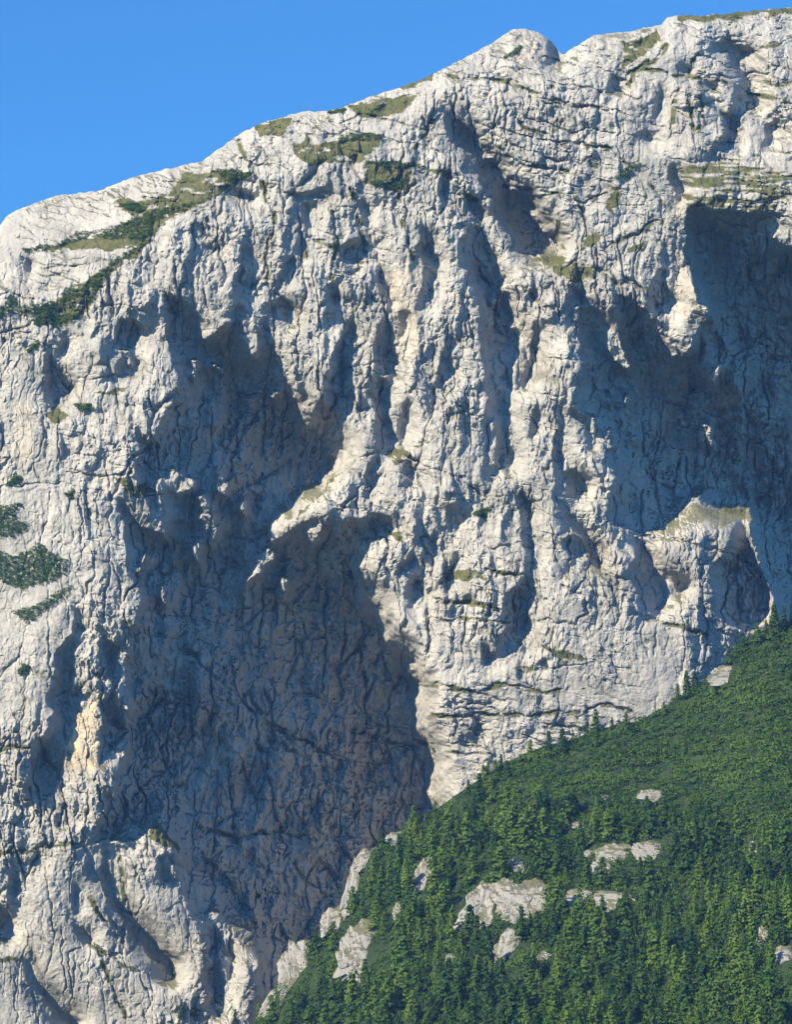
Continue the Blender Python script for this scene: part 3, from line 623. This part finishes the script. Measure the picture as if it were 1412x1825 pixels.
# ------------------------------------------------------------------ valley floor
m_val, nt, b_ = mat('valley_meadow')
g_ = nd(nt, 'ShaderNodeNewGeometry')
nt.links.new(mix(nt, ramp(nt, noise(nt, g_.outputs['Position'], 0.01, 6), 0.35, 0.65), (0.03, 0.05, 0.018, 1), (0.06, 0.085, 0.03, 1)), b_.inputs['Base Color'])
ng = 81
ax = np.sinh(np.linspace(-1, 1, ng) * 4.0) / math.sinh(4.0) * 30000.0
VX, VY = np.meshgrid(ax, ax + 700)
VZ = 6 * fbm(VX / 400, VY / 400, 301, 4) - 6 - 0.0 * VX
VZ = VZ + np.clip((np.hypot(VX, VY - 700) - 2600) / 4000, 0, 1) ** 1.2 * (420 + 380 * fbm(VX / 1800, VY / 1800, 311, 4))   # wooded hills round the valley
vm = new_mesh('valley_ground', np.stack([VX, VY, VZ], -1).reshape(-1, 3), grid_faces(ng, ng)[:, :, ::-1].reshape(-1, 4))
link('valley_ground', vm, m_val, kind='structure', label='green valley floor below the mountain')
# ------------------------------------------------------------------ wooded spur in front
RNG = np.random.default_rng(7)
def hill_depth(px, py):
    q = py - hill_top(px)
    return 1345 - 0.45 * q + 7 * fbm(px / 110, py / 80, 201, 3) - 2.5 * fbm(px / 30, py / 24, 211, 3)
def cam_point(px, py, z):
    x, y, zz = to_world((px - CX) / F * z, (CY - py) / F * z, z)
    return np.stack([x, y, zz], -1)
hu = np.arange(372, 1640, 5.0); hq = np.arange(0, 960, 5.0)
HPX = np.repeat(hu[None], len(hq), 0)
HPY = hill_top(HPX) + hq[:, None]
HZ = hill_depth(HPX, HPY)
hco = cam_point(HPX, HPY, HZ)
hb = [hco[0] + np.array([0, 6.0 * k * k, -5.0 * k * k]) for k in range(6, 0, -1)]
hb2 = [hco[-1] + np.stack([hu * 0, hu * 0 - 40.0 * k, -k * (hco[-1][:, 2] + 10) / 4], -1) for k in range(1, 5)]
hall = np.concatenate([np.stack(hb), hco, np.stack(hb2)], 0)
m_gr, nt, b_ = mat('forest_floor')
g_ = nd(nt, 'ShaderNodeNewGeometry')
c_ = mix(nt, ramp(nt, noise(nt, g_.outputs['Position'], 0.06, 6), 0.4, 0.6), (0.012, 0.026, 0.009, 1), (0.028, 0.045, 0.014, 1))
nt.links.new(c_, b_.inputs['Base Color'])
hill = link('hillside', new_mesh('hillside', hall.reshape(-1, 3), grid_faces(hall.shape[0], hall.shape[1]).reshape(-1, 4)), m_gr, kind='structure', label='steep wooded spur rising to the right in front of the cliff')

def leaf_material(name, c0, c1, attr_name=None):
    m, nt, b = mat(name)
    b.inputs['Roughness'].default_value = 0.7
    geo = nd(nt, 'ShaderNodeNewGeometry'); oi = nd(nt, 'ShaderNodeObjectInfo')
    f = noise(nt, geo.outputs['Position'], 0.9, 2)
    f = math_n(nt, 'ADD', math_n(nt, 'MULTIPLY', f, 0.6), math_n(nt, 'MULTIPLY', oi.outputs['Random'], 0.55))
    if attr_name:
        at = nd(nt, 'ShaderNodeAttribute', attribute_name=attr_name)
        f = math_n(nt, 'ADD', math_n(nt, 'MULTIPLY', noise(nt, geo.outputs['Position'], 0.5, 2), 0.5), math_n(nt, 'MULTIPLY', at.outputs['Fac'], 0.6))
    c = ramp(nt, f, 0.2, 0.85, c0, c1)
    nt.links.new(c, b.inputs['Base Color'])
    tr = nd(nt, 'ShaderNodeBsdfTranslucent'); nt.links.new(c, tr.inputs[0])
    mx = nd(nt, 'ShaderNodeMixShader'); mx.inputs[0].default_value = 0.25
    nt.links.new(b.outputs[0], mx.inputs[1]); nt.links.new(tr.outputs[0], mx.inputs[2])
    nt.links.new(mx.outputs[0], nt.nodes['Material Output'].inputs['Surface'])
    return m
M_LARCH = leaf_material('larch_needles', (0.038, 0.095, 0.010, 1), (0.105, 0.17, 0.02, 1))
M_SPRUCE = leaf_material('spruce_needles', (0.013, 0.042, 0.008, 1), (0.045, 0.095, 0.014, 1))
M_DWARF = leaf_material('dwarf_pine_needles', (0.03, 0.078, 0.012, 1), (0.075, 0.14, 0.022, 1), 'tint')
M_SCRUB = leaf_material('scrub_leaves', (0.016, 0.052, 0.008, 1), (0.085, 0.155, 0.018, 1), 'tint')
m_bk, nt, b_ = mat('bark'); g_ = nd(nt, 'ShaderNodeNewGeometry')
nt.links.new(mix(nt, noise(nt, g_.outputs['Position'], 3, 3), (0.05, 0.04, 0.032, 1), (0.12, 0.1, 0.085, 1)), b_.inputs['Base Color'])
M_BARK = m_bk

def leaves(C, N, L, Wd, rng):
    """needle sprays: small quads at centres C lying roughly square to normals N"""
    n = len(C)
    N = N / (np.linalg.norm(N, axis=1, keepdims=True) + 1e-9) + rng.normal(0, 0.33, (n, 3))
    D = np.cross(N, rng.normal(size=(n, 3))); D /= np.linalg.norm(D, axis=1, keepdims=True) + 1e-9
    S_ = np.cross(D, N); S_ /= np.linalg.norm(S_, axis=1, keepdims=True) + 1e-9
    L = np.broadcast_to(np.asarray(L, float), (n,))[:, None]; Wd = np.broadcast_to(np.asarray(Wd, float), (n,))[:, None]
    P = np.stack([C - D * L * 0.5, C - D * L * 0.05 + S_ * Wd * 0.5, C + D * L * 0.5, C - D * L * 0.05 - S_ * Wd * 0.5], 1)
    return P.reshape(-1, 3), np.arange(4 * n).reshape(n, 4)

def conifer(kind, H, seed):
    rng = np.random.default_rng(seed)
    C = []; D = []; Ls = []
    larch = kind == 'larch'
    nw = int(H * 2.3); Rm = H * (0.26 if larch else 0.26) * rng.uniform(0.9, 1.12)
    for k in range(nw):
        t = (k + rng.uniform(0, 0.7)) / nw
        z = H * (0.03 + 0.95 * t)
        prof = (1 - t) ** (0.6 if larch else 0.78) * min(1, 0.6 + t * 3)
        nbr = rng.integers(6, 9)
        for a in rng.uniform(0, 2 * math.pi, nbr):
            r = Rm * prof * rng.uniform(0.6, 1.15) + 0.2
            m = max(2, int(r / 0.3))
            for j in range(m):
                f = (j + 0.7) / m
                droop = (-0.30 if not larch else -0.05) * r * f * f
                p = np.array([math.cos(a) * r * f, math.sin(a) * r * f, z + droop + rng.normal(0, 0.15)])
                p[:2] += rng.normal(0, 0.16, 2)
                C.append(p); D.append([math.cos(a), math.sin(a), 0.45]); Ls.append(rng.uniform(0.55, 1.0))
    Ls = np.array(Ls)
    P, Fc = leaves(np.array(C), np.array(D), Ls, Ls * (0.62 if larch else 0.7), rng)
    tip = np.array([[0.14, 0, H - 1.2], [-0.1, 0.1, H - 1.2], [0, 0, H + 0.2], [0.0, -0.12, H - 1.2]])
    P = np.concatenate([P, tip]); Fc = np.concatenate([Fc, [[len(P) - 4, len(P) - 3, len(P) - 2, len(P) - 1]]])
    crown = new_mesh(kind + '_crown', P, Fc, False)
    crown.materials.append(M_LARCH if larch else M_SPRUCE)
    ns = 6; zs = np.array([-0.6, 0, H * 0.3, H * 0.65, H * 0.95]); rs = np.array([0.022, 0.018, 0.013, 0.007, 0.001]) * H
    an = np.arange(ns) * 2 * math.pi / ns
    tv = np.array([(r * math.cos(a), r * math.sin(a), z) for z, r in zip(zs, rs) for a in an])
    tf = np.array([(i * ns + j, i * ns + (j + 1) % ns, (i + 1) * ns + (j + 1) % ns, (i + 1) * ns + j) for i in range(len(zs) - 1) for j in range(ns)])
    trunk = new_mesh(kind + '_trunk', tv, tf); trunk.materials.append(M_BARK)
    return crown, trunk
VAR = {'larch': [conifer('larch', h_, 100 + i) for i, h_ in enumerate((10, 11, 12, 9.5, 10.5, 11.5))],
       'spruce': [conifer('spruce', h_, 200 + i) for i, h_ in enumerate((9, 10, 11, 8.5, 9.5))]}
print('variants', round(time.time() - T0, 1))

# outcrops: centre px, size px, lean, label
OUT = [
 (527, 1726, 62, 100, 0.10, 'tall pale boulder at the left edge of the wood above the ravine'),
 (645, 1702, 96, 84, 0.15, 'large rounded grey outcrop among the trees, lowest of the big ones'),
 (751, 1570, 34, 78, 0.45, 'slanting finger of white rock standing alone among the spruces'),
 (862, 1622, 80, 90, 0.5, 'left lobe of the broad grey slab half hidden by trees'),
 (928, 1612, 104, 78, 0.1, 'broad flat grey slab in the middle of the wood'),
 (905, 1690, 40, 60, 0.5, 'narrow rock tongue hanging below the broad grey slab'),
 (1032, 1606, 64, 36, 0.0, 'left half of the white rock ledge right of the broad slab'),
 (1092, 1608, 74, 34, -0.1, 'right half of the white rock ledge right of the broad slab'),
 (1100, 1520, 70, 32, 0.1, 'left half of the long pale ledge below the scrub'),
 (1160, 1520, 64, 38, -0.1, 'right half of the long pale ledge below the scrub'),
 (1076, 1546, 40, 24, -0.3, 'small pale rock just under the long ledge'),
 (1166, 1420, 56, 22, 0.1, 'small flat rock in the middle of the green scrub'),
 (1296, 1204, 62, 32, 0.6, 'slanting pale rock near the top of the spur skyline'),
 (632, 1574, 30, 96, 0.25, 'steep white rock edge on the left rim of the wood'),
 (598, 1640, 54, 44, 0.4, 'low white rock on the left rim below the steep edge'),
 (652, 1530, 30, 34, 0.5, 'small white rock on the rim above the steep edge'),
 (706, 1496, 36, 24, 0.3, 'small white rock near the rim below a lone larch'),
 (924, 1544, 24, 24, -0.4, 'small pale rock above the broad grey slab'),
 (1034, 1470, 28, 12, 0.0, 'tiny flat rock showing through the scrub'),
 (1050, 1521, 18, 12, 0.0, 'tiny rock left of the long pale ledge'),
 (885, 1702, 18, 34, 0.3, 'small upright rock beside the hanging tongue'),
 (804, 1708, 20, 18, 0.0, 'small reddish grey rock low in the wood'),
 (708, 1622, 18, 24, 0.2, 'small white rock below the slanting finger'),
 (1345, 1514, 18, 28, 0.0, 'small pale rock at the right in the trees'),
 (1362, 1672, 26, 32, 0.3, 'grey rock low at the right between larches'),
 (1402, 1706, 40, 34, 0.0, 'dark grey rock at the right edge of the picture'),
 (970, 1705, 24, 16, 0.0, 'tiny pale rock under the broad slab on the right'),
 (1078, 1418, 16, 14, 0.0, 'tiny white rock on the left side of the scrub'),
 (484, 1786, 30, 40, 0.6, 'lowest white rock on the rim beside the ravine'),
]
import bmesh
M_STONE = rock_material('outcrop_limestone', False)
_bm = bmesh.new(); bmesh.ops.create_icosphere(_bm, subdivisions=5, radius=1.0)
SPH5 = np.array([v.co[:] for v in _bm.verts]); SPF5 = np.array([[v.index for v in f.verts] for f in _bm.faces]); _bm.free()
_bm = bmesh.new(); bmesh.ops.create_icosphere(_bm, subdivisions=4, radius=1.0)
SPH4 = np.array([v.co[:] for v in _bm.verts]); SPF4 = np.array([[v.index for v in f.verts] for f in _bm.faces]); _bm.free()
for k_, (cx_, cy_, w_, h_, lean, lb) in enumerate(OUT):
    SPH, SPF = (SPH5, SPF5) if w_ * h_ > 5000 else (SPH4, SPF4)
    n = SPH.copy()
    sgn = np.sign(n); n = sgn * np.abs(n) ** 0.8
    rr = 0.97 + 0.4 * fbm(SPH[:, 0] * 1.6 + k_ * 9, SPH[:, 1] * 1.6 + SPH[:, 2] * 1.3, 401, 3)
    bl, cr = blocks(SPH[:, 0] * 2.6 + k_ * 5 + SPH[:, 2], SPH[:, 1] * 2.6 - SPH[:, 2] * 1.2, 411, 0.9, 0.7)
    bl2, cr2 = blocks(SPH[:, 0] * 7 + k_ * 5 + SPH[:, 2] * 2, SPH[:, 1] * 6 - SPH[:, 2] * 2.2, 421, 0.9, 0.9)
    n = n * (rr + 0.26 * bl + 0.14 * bl2 - 0.06 * np.exp(-cr / 0.05) - 0.04 * np.exp(-cr2 / 0.08))[:, None]
    z = float(hill_depth(np.array([float(cx_)]), np.array([float(cy_)]))[0])
    mp = z / F
    ax_ = w_ * 0.5 * mp; ay_ = h_ * 0.5 * mp; az_ = max(2.0, 0.5 * min(ax_, ay_) + 0.2 * ay_)
    Xl = n[:, 0] * ax_ + lean * n[:, 1] * ay_; Yl = n[:, 1] * ay_; Zl = n[:, 2] * az_ + n[:, 1] * ay_ * 1.5
    base_c = np.array(cam_point(float(cx_), float(cy_), z))
    wc = np.stack(to_world((cx_ - CX) / F * z + Xl, (CY - cy_) / F * z + Yl, z - 0.8 + Zl), -1) - base_c
    o = link('rock_outcrop', new_mesh('rock_outcrop', wc, SPF, False), M_STONE, label=lb, cat='rock', group='pale rocks in the wood')
    o.location = base_c

# trees
SCRUB = [(905,1372),(1000,1335),(1100,1300),(1230,1245),(1300,1190),(1420,1130),(1640,1060),(1640,1480),(1412,1500),(1200,1480),(1050,1455),(950,1425)]
def in_scrub(x, y): return bool(inside(SCRUB, np.array([x]), np.array([y]))[0])
SPECIAL = [
 (1382,1118,46,'spruce','pointed spruce alone on the skyline in front of the far shaded wall'), (1412,1112,26,'spruce','small bushy spruce at the right end of the skyline'),
 (1240,1234,40,'spruce','dark spruce on the skyline left of the slanting skyline rock'), (1325,1165,40,'spruce','bushy spruce on the skyline right of the slanting skyline rock'),
 (1092,1300,24,'spruce','low rounded spruce alone on the scrub skyline'), (1004,1345,50,'spruce','dark spruce on the skyline where scrub meets wood'),
 (945,1358,42,'larch','larch on the skyline left of the dark skyline spruce'), (738,1475,42,'larch','lone larch on the rim in front of the shaded wall'),
 (1300,1185,34,'spruce','short spruce behind the slanting skyline rock'), (1352,1150,42,'larch','light larch just below the pointed skyline spruce'),
 (1255,1822,44,'larch','yellowing larch at the bottom edge of the wood'),
]
TREES = [t for t in SPECIAL]
occ = [(t[0], t[1]) for t in SPECIAL]
def blocked(x, y, hpx):
    for cx_, cy_, w_, h_, _, _ in OUT:
        if abs(x - cx_) < w_ * 0.5 + 4 and cy_ - h_ * 0.4 < y < cy_ + h_ * 0.3 + hpx * 0.5: return True
    return False
cand = 0
from collections import defaultdict
cells = defaultdict(list)
for x, y in occ: cells[(int(x // 24), int(y // 24))].append((x, y))
count = {'larch': sum(t[3] == 'larch' for t in SPECIAL), 'spruce': sum(t[3] == 'spruce' for t in SPECIAL)}
while cand < 9000:
    cand += 1
    x = RNG.uniform(455, 1450); y = RNG.uniform(1100, 1885)
    q = y - hill_top(x)
    if q < 5: continue
    hpx = RNG.choice([RNG.uniform(30, 46), RNG.uniform(46, 66), RNG.uniform(62, 86)])
    kind = 'larch' if vnoise(np.array([x / 70]), np.array([y / 60]), 501)[0] + RNG.normal(0, 0.22) > 0.47 else 'spruce'
    if in_scrub(x, y):
        if RNG.random() > 0.06: continue
        hpx *= 0.5
    elif q < 70: hpx *= 0.72
    elif q < 140: hpx *= 0.85
    if blocked(x, y, hpx): continue
    ci, cj = int(x // 24), int(y // 24)
    if any(abs(x - a) / 20 + abs(y - b) / 17 < 1.05 for di in (-1, 0, 1) for dj in (-1, 0, 1) for a, b in cells[(ci + di, cj + dj)]): continue
    if count[kind] >= 298: continue
    cells[(ci, cj)].append((x, y)); count[kind] += 1
    TREES.append((x, y, hpx, kind, None))
print('trees', count, round(time.time() - T0, 1))
# saplings on the cliff foot
def cliff_point(px, py):
    iu = int(round((px - uu[0]) / (uu[1] - uu[0]))); iv = int(round((py - tops[iu]) / (1950 - tops[iu]) * (NV - 1)))
    return co[min(max(iv, 0), NV - 1), min(max(iu, 0), NU - 1)]
CLIFF_TREES = [(311,1738,30,'small spruce clinging to the big crack of the slab wall'),(343,1808,40,'dark spruce at the foot of the slab wall, right of the pair'),(323,1812,34,'dark spruce at the foot of the slab wall, left of the pair'),(418,1822,26,'tiny spruce under the twin pillars by the ravine')]
def plant(p, z, hpx, kind, label, group, i):
    vs = VAR[kind]; vi = i % len(vs); crown, trunk = vs[vi]
    Hm = crown.vertices[len(crown.vertices) - 2].co.z
    root = bpy.data.objects.new(kind + '_tree', None); col.objects.link(root)
    root.empty_display_size = 1.0
    root.location = p; s_ = hpx * z / F / Hm
    root.rotation_euler = (RNG.normal(0, 0.03), RNG.normal(0, 0.03), RNG.uniform(0, 6.28)); root.scale = (s_ * RNG.uniform(0.9, 1.2),) * 2 + (s_,)
    root['label'] = label; root['category'] = 'tree'; root['group'] = group
    link('crown', crown, None, root); link('trunk', trunk, None, root)
MARKS = [(645,1702,'the large rounded outcrop'),(527,1726,'the tall pale boulder'),(751,1570,'the slanting white rock finger'),(900,1612,'the broad grey slab'),(1062,1606,'the white rock ledge'),
 (1130,1520,'the long pale ledge'),(1166,1420,'the small flat scrub rock'),(1296,1202,'the slanting skyline rock'),(706,1496,'the small white rim rock'),(924,1544,'the small rock above slab'),
 (1345,1514,'the small pale right-hand rock'),(1362,1672,'the low grey right-hand rock'),(1402,1706,'the dark right-edge rock'),(804,1708,'the small reddish rock'),(1078,1418,'the tiny white scrub rock'),(970,1705,'the tiny rock under slab')]
ORD = ['first','second','third','fourth','fifth','sixth','seventh','eighth','ninth','tenth','eleventh','twelfth','thirteenth','fourteenth','fifteenth','sixteenth','seventeenth','eighteenth','nineteenth','twentieth']
ORD += ['twenty-' + o for o in ORD[:9]] + ['thirtieth'] + ['thirty-' + o for o in ORD[:9]]
bins = defaultdict(list)
for i, (x, y, hpx, kind, lb) in enumerate(TREES):
    if lb: continue
    mx_, my_, mn = min(MARKS, key=lambda m_: (m_[0] - x) ** 2 + (m_[1] - y + hpx * 0.4) ** 2)
    dx, dy = x - mx_, y - hpx * 0.4 - my_
    rel_ = ('right of' if dx > 0 else 'left of') if abs(dx) > abs(dy) else ('below' if dy > 0 else 'above')
    bins[(kind, rel_, mn)].append(i)
NAMES = {}
for (kind, rel_, mn), ids in bins.items():
    ids.sort(key=lambda i: TREES[i][0])
    tone_ = 'pale larch' if kind == 'larch' else 'dark spruce'
    for r_, i in enumerate(ids):
        if len(ids) == 1: NAMES[i] = '%s standing alone of its kind %s %s' % (tone_, rel_, mn)
        else: NAMES[i] = '%s, %s from left of those %s %s' % (tone_, ORD[min(r_, len(ORD) - 1)], rel_, mn)
for i, (x, y, hpx, kind, lb) in enumerate(TREES):
    z = float(hill_depth(np.array([x]), np.array([y]))[0])
    plant(cam_point(x, y, z), z, hpx, kind, lb or NAMES[i], 'larches on the spur' if kind == 'larch' else 'spruces on the spur', i)
for i, (x, y, hpx, lb) in enumerate(CLIFF_TREES):
    p = cliff_point(x, y); plant(p + np.array([0, -1.0, -0.5]), 1490.0, hpx, 'spruce', lb, 'spruces on the cliff foot', i)

# low bushes: one clump shape repeated into one mesh
def clumps(P, R_, Hh, nleaf, size, rng):
    """leafy mounds at points P with radius R_, height Hh -> verts, faces, tint"""
    n = len(P); d = rng.normal(size=(n, nleaf, 3)); d /= np.linalg.norm(d, axis=2, keepdims=True); d[:, :, 2] = np.abs(d[:, :, 2]) * 1.0 - 0.1
    r = rng.uniform(0.6, 1.05, (n, nleaf, 1))
    C = P[:, None] + d * r * np.stack([R_, R_, Hh], -1)[:, None]
    Dv = d + np.array([0, 0, 0.25])
    Pv, Fv = leaves(C.reshape(-1, 3), Dv.reshape(-1, 3), rng.uniform(0.7, 1.2, n * nleaf) * size, rng.uniform(0.4, 0.7, n * nleaf) * size, rng)
    tint = np.repeat(np.repeat(rng.random(n), nleaf), 4)
    return Pv, Fv, tint
ns_ = 4000
sx_ = RNG.uniform(400, 1560, ns_ * 3); sy_ = RNG.uniform(1040, 1930, ns_ * 3); qq = sy_ - hill_top(sx_)
ok = (qq > 1) & (qq < 940)
for cx_, cy_, w_, h_, _, _ in OUT: ok &= ((sx_ - cx_) / (w_ * 0.5)) ** 2 + ((sy_ - cy_ - 5) / (h_ * 0.5 + 3)) ** 2 > 0.45
sx_ = sx_[ok]; sy_ = sy_[ok]
insc = inside(SCRUB, sx_, sy_)
extra = RNG.random(len(sx_)) < np.where(insc, 1.0, 0.5)
sx_, sy_, insc = sx_[extra], sy_[extra], insc[extra]
BP = cam_point(sx_, sy_, hill_depth(sx_, sy_))
R_ = RNG.choice([1.6, 2.4, 3.4, 4.8], len(BP), p=[0.25, 0.35, 0.27, 0.13]) * RNG.uniform(0.85, 1.2, len(BP)); Hh = R_ * RNG.uniform(0.6, 1.0, len(BP))
Pv, Fv, tn = clumps(BP, R_, Hh, 74, 1.0, RNG)
tn = np.clip(tn * 0.55 + 0.95 * (0.6 * vnoise(Pv[:, 0] / 26, Pv[:, 2] / 9, 601) + 0.4 * vnoise(Pv[:, 0] / 8, Pv[:, 2] / 5, 602)) - 0.28, 0, 1)
gx_ = RNG.uniform(390, 1480, 15000); gy_ = RNG.uniform(1080, 1880, 15000); qq = gy_ - hill_top(gx_)
ok = (qq > -1)
for cx_, cy_, w_, h_, _, _ in OUT: ok &= ((gx_ - cx_) / (w_ * 0.5)) ** 2 + ((gy_ - cy_ - 4) / (h_ * 0.5)) ** 2 > 0.3
gx_ = gx_[ok]; gy_ = gy_[ok]
GP = cam_point(gx_, gy_, hill_depth(gx_, gy_)); r2 = RNG.uniform(0.7, 1.7, len(GP))
Pg, Fg, tg = clumps(GP, r2, r2 * 0.9, 20, 0.68, RNG)
tg = np.clip(tg * 0.8 + 0.5 * vnoise(Pg[:, 0] / 20, Pg[:, 2] / 9, 605) - 0.2, 0, 1)
Fv = np.concatenate([Fv, Fg + len(Pv)]); Pv = np.concatenate([Pv, Pg]); tn = np.concatenate([tn, tg])
me = new_mesh('mountain_scrub', Pv, Fv, False); attr(me, 'tint', tn)
link('mountain_scrub', me, M_SCRUB, kind='stuff', label='low green dwarf pine and alder scrub covering the spur', cat='scrub')
print('scrub', len(Fv), round(time.time() - T0, 1))

DWARF = [
 ([(42,445),(60,440),(95,437),(125,425),(128,416),(180,412),(150,425),(110,437),(80,447),(55,450)],'thin green strip along the ledge under the left dome'),
 ([(180,412),(215,400),(245,390),(262,380),(290,372),(330,365),(360,362),(340,372),(300,385),(272,402),(265,420),(250,428),(225,425),(195,428),(170,420)],'broad green patch on the grassy left shoulder'),
 ([(265,428),(240,454),(208,472),(183,502),(168,522),(160,547),(153,542),(165,512),(150,520),(125,540),(118,548),(95,562),(70,567),(30,557),(30,545),(60,545),(100,538),(115,520),(130,510),(155,503),(175,486),(205,462),(240,442)],'long diagonal green band climbing the left shoulder'),
 ([(-10,570),(5,545),(25,530),(38,540),(15,560)],'small green patch at the left edge beside the diagonal band'),
 ([(88,578),(100,560),(125,562),(152,565),(120,576),(100,590)],'green tongue just under the diagonal band'),
 ([(58,573),(75,564),(87,575),(65,582)],'tiny green patch left of the green tongue'),
 ([(213,365),(240,362),(262,372),(250,379),(225,373)],'small green patch high on the grassy left shoulder'),
 ([(372,305),(405,302),(452,310),(425,326),(405,332),(400,316)],'green patch at the top end of the grassy shoulder'),
 ([(603,245),(640,236),(682,242),(677,251),(640,251),(605,256)],'green strip along the top of the upper meadow'),
 ([(648,287),(690,289),(737,296),(720,303),(680,298)],'green strip below the upper meadow'),
 ([(648,321),(690,325),(732,317),(720,331),(705,341),(680,333)],'green pocket above the fluted grey wall'),
 ([(576,203),(600,196),(617,195),(612,202)],'tiny green patch on the left skyline'),
 ([(1098,316),(1115,300),(1135,289),(1154,297),(1130,306),(1125,318),(1100,323)],'dark green crescent near the top of the right pillar'),
 ([(-10,905),(30,900),(50,894),(25,912),(28,930),(57,935),(35,950),(25,960),(-10,957)],'green patch at the left edge above the largest one'),
 ([(-10,980),(20,992),(45,985),(70,969),(95,990),(122,1000),(115,1024),(95,1037),(60,1042),(40,1052),(10,1042),(-10,1020)],'largest green patch on the left flank of the cliff'),
 ([(22,1090),(45,1085),(75,1075),(95,1060),(132,1042),(115,1062),(75,1092),(50,1117),(42,1105)],'slanting green strip below the largest patch'),
 ([(10,867),(25,849),(39,849),(33,864)],'tiny round bush patch on the left flank'),
 ([(32,1202),(40,1184),(52,1190),(46,1203)],'single small bush on the bare lower left slab'),
 ([(133,722),(160,721),(167,732),(145,735)],'small bush on the ledge right of the left shadow notch'),
 ([(113,882),(131,874),(129,891)],'tiny bush above the smooth leaning slab'),
 ([(903,103),(925,84),(932,82),(921,99)],'short dark strip left of the summit scar'),
 ([(48,624),(66,609),(72,617),(50,630)],'tiny bush above the left pillar'),
 ([(838,917),(878,904),(862,922)],'small green tuft on top of the bulging block'),
]
for pl, lb in DWARF:
    pa = np.array(pl, float); lo = pa.min(0); hi = pa.max(0)
    step = 5.0 if np.prod(hi - lo) > 900 else 3.0
    X_, Y_ = np.meshgrid(np.arange(lo[0], hi[0] + step, step), np.arange(lo[1], hi[1] + step, step * 0.8))
    X_ = X_ + RNG.uniform(-2.5, 2.5, X_.shape); Y_ = Y_ + RNG.uniform(-2, 2, Y_.shape)
    ins = inside(pl, X_, Y_)
    if ins.sum() < 3: ins[:] = True
    pts = np.array([cliff_point(a, b) for a, b in zip(X_[ins], Y_[ins])])
    cen = pts.mean(0)
    R_ = RNG.uniform(0.9, 1.6, len(pts)); Pv, Fv, tn = clumps(pts - cen + np.array([0, -0.3, 0.1]), R_, R_ * 0.8, 60, 0.55, RNG)
    me = new_mesh('dwarf_pine_patch', Pv, Fv, False); attr(me, 'tint', tn)
    o = link('dwarf_pine_patch', me, M_DWARF, label='dwarf pine, ' + lb, cat='shrub', group='dwarf pine patches on the cliff'); o.location = cen
print('dwarf', round(time.time() - T0, 1))


# ------------------------------------------------------------------ air
m_air = bpy.data.materials.new('air'); m_air.use_nodes = True
nt = m_air.node_tree; nt.nodes.remove(nt.nodes['Principled BSDF'])
pv = nt.nodes.new('ShaderNodeVolumePrincipled'); pv.inputs['Color'].default_value = (0.2, 0.45, 1.0, 1); pv.inputs['Density'].default_value = 0.00005; pv.inputs['Absorption Color'].default_value = (1, 1, 1, 1)
nt.links.new(pv.outputs[0], nt.nodes['Material Output'].inputs['Volume'])
bx0, bx1, by0, by1, bz0, bz1 = -2600, 2600, -400, 3200, -60, 760
hv = np.array([(x, y, z) for z in (bz0, bz1) for y in (by0, by1) for x in (bx0, bx1)], float)
hm = new_mesh('haze', hv, np.array([(0, 2, 3, 1), (4, 5, 7, 6), (0, 1, 5, 4), (2, 6, 7, 3), (0, 4, 6, 2), (1, 3, 7, 5)]), False)
link('haze', hm, m_air, kind='stuff', label='thin blue mountain air between viewer and cliff', cat='haze')
